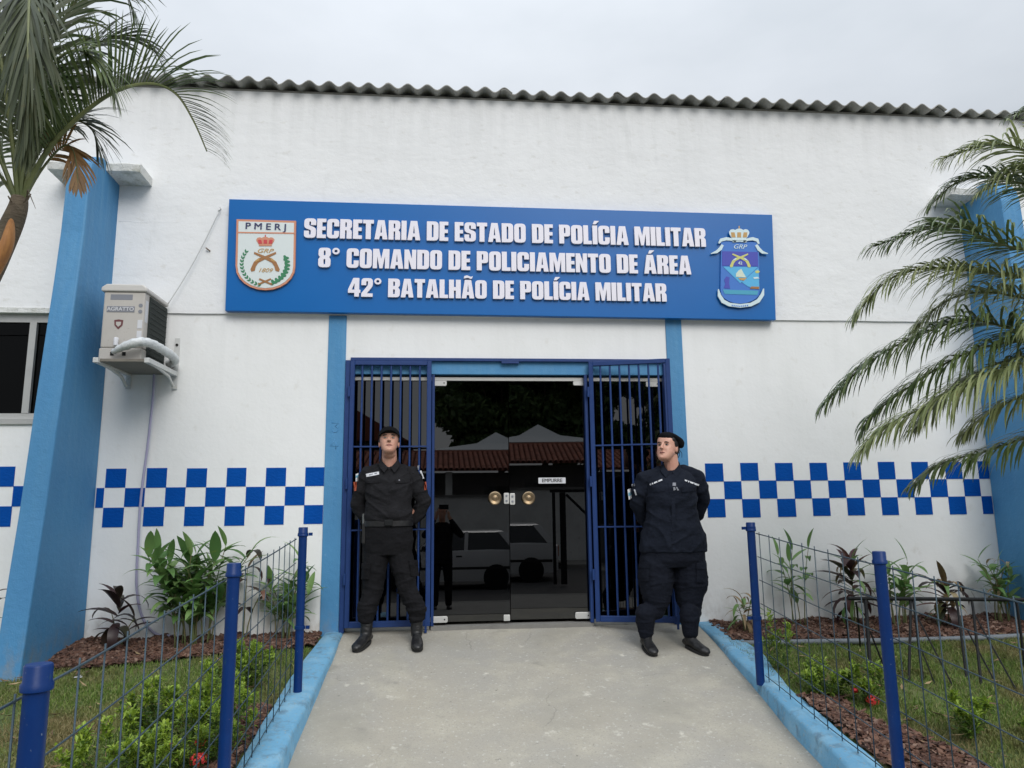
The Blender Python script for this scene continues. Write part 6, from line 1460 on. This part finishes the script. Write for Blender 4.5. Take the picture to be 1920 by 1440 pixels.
# parked car: boxy hatchback seen from its side, body as lofted cross sections
def car(loc, rz, label, flip=1):
    g = empty('parked_car', loc, rz, label=label, cat='car')
    # side outline, x front(-) to rear(+): (x, sill z, belt z, roof z or None)
    def sec(x, zb, zt, wb, wt, n=6):
        pts = [(x, -wb, zb), (x, -wb-.02, zb+(zt-zb)*.35), (x, -wb-.01, zb+(zt-zb)*.7), (x, -wt, zt-.03), (x, -wt+.06, zt)]
        return pts+[(p[0], -p[1], p[2]) for p in pts[::-1]]
    S_ = [sec(-1.84, .38, .66, .62, .58), sec(-1.80, .26, .78, .72, .68), sec(-1.2, .22, .90, .77, .72), (sec(-.85, .22, .96, .77, .73)), sec(.0, .22, .97, .775, .74), sec(1.0, .22, .98, .775, .74), sec(1.72, .24, .97, .76, .72), sec(1.85, .30, .90, .70, .66), sec(1.86, .42, .70, .62, .6)]
    bb = MB(); k = 10; v = [p for s in S_ for p in s]
    bb.add(v, [(i*k+j, i*k+(j+1) % k, (i+1)*k+(j+1) % k, (i+1)*k+j) for i in range(len(S_)-1) for j in range(k)]+[tuple(range(k-1, -1, -1)), tuple((len(S_)-1)*k+j for j in range(k))])
    body = bb.obj('body', M_car, g, smooth=40)
    # greenhouse
    bot = [(-.86, .73), (1.78, .71)]; z0, z1 = .955, 1.42
    b0 = [(-.86, -.72, z0), (1.80, -.70, z0), (1.80, .70, z0), (-.86, .72, z0)]; t0 = [(-.28, -.60, z1-.03), (1.38, -.58, z1-.03), (1.38, .58, z1-.03), (-.28, .60, z1-.03)]
    MB().add(b0+t0, [(0, 3, 2, 1), (4, 5, 6, 7), (0, 1, 5, 4), (1, 2, 6, 5), (2, 3, 7, 6), (3, 0, 4, 7)]).obj('window', M_cglass, g)
    r0 = [(-.34, -.62, z1-.035), (1.42, -.60, z1-.035), (1.42, .60, z1-.035), (-.34, .62, z1-.035)]; r1 = [(-.2, -.52, z1), (1.32, -.50, z1), (1.32, .50, z1), (-.2, .52, z1)]
    MB().add(r0+r1, [(0, 3, 2, 1), (4, 5, 6, 7), (0, 1, 5, 4), (1, 2, 6, 5), (2, 3, 7, 6), (3, 0, 4, 7)]).obj('roof', M_car, g)
    for s in (-1, 1):
        L_ = lambda x0, x1, f0, f1: ((x0+(x1-x0)*f0, s*(.735+(.612-.735)*f0), z0+(z1-.03-z0)*f0), )
        def pillar(xb, xt, w):
            lo = Vector((xb, s*.728, z0-.01)); hi = Vector((xt, s*.606, z1-.02)); MB().prism([lo+Vector((-w, 0, 0)), lo+Vector((w, 0, 0)), hi+Vector((w, 0, 0)), hi+Vector((-w, 0, 0))], (0, -s*.03, 0)).obj('pillar', M_car, g)
        pillar(-.84, -.28, .035); pillar(.42, .45, .045); pillar(1.70, 1.33, .10)
        MB().box((-.8, s*.772-.006, .50), (1.7, s*.772+.02*s+.006, .56)).obj('rub_strip', M_blackm, g)
        MB().box((.18, s*.77-.01, .80), (.32, s*.77+.018, .835)).obj('door_handle', M_blackm, g)
        MB().box((-.72, s*.80-.05, .98), (-.62, s*.80+.06, 1.08)).obj('mirror', M_blackm, g, bevel=.02)
        for x_, nm in ((-1.18, 0), (1.17, 0)):
            w_ = MB().lathe([(.20, -.09), (.275, -.085), (.285, -.05), (.285, .05), (.275, .085), (.20, .09)], (x_, s*.70, .285), 24, 'y').obj('wheel', M_blackm, g, smooth=40)
            MB().lathe([(.19, -.094*1), (.05, -.10), (0, -.10)] if s < 0 else [(0, .10), (.05, .10), (.19, .094)], (x_, s*.70, .285), 20, 'y').obj('rim', M_rim, w_, smooth=40)
            MB().lathe([(.315, -.085), (.315, .085), (.0, .085)], (x_, s*.71, .30), 24, 'y').obj('wheel_arch', M_black, body)
    for y_ in (-.5, .5):
        MB().box((-1.86, y_-.14, .60), (-1.80, y_+.14, .72)).obj('headlight', M_cglass, g, bevel=.01); MB().box((1.835, y_+(-.1 if y_ < 0 else -.02), .62), (1.88, y_+(.02 if y_ < 0 else .1), .88)).obj('tail_light', M_patcho, g)
    MB().box((-1.92, -.72, .30), (-1.80, .72, .46)).obj('bumper', M_blackm, g, bevel=.03); MB().box((1.82, -.70, .32), (1.93, .70, .48)).obj('bumper', M_blackm, g, bevel=.03)
    return g
car((.14, -12.75, -.95), 0, 'white boxy hatchback parked across the street, reflected in the glass doors')
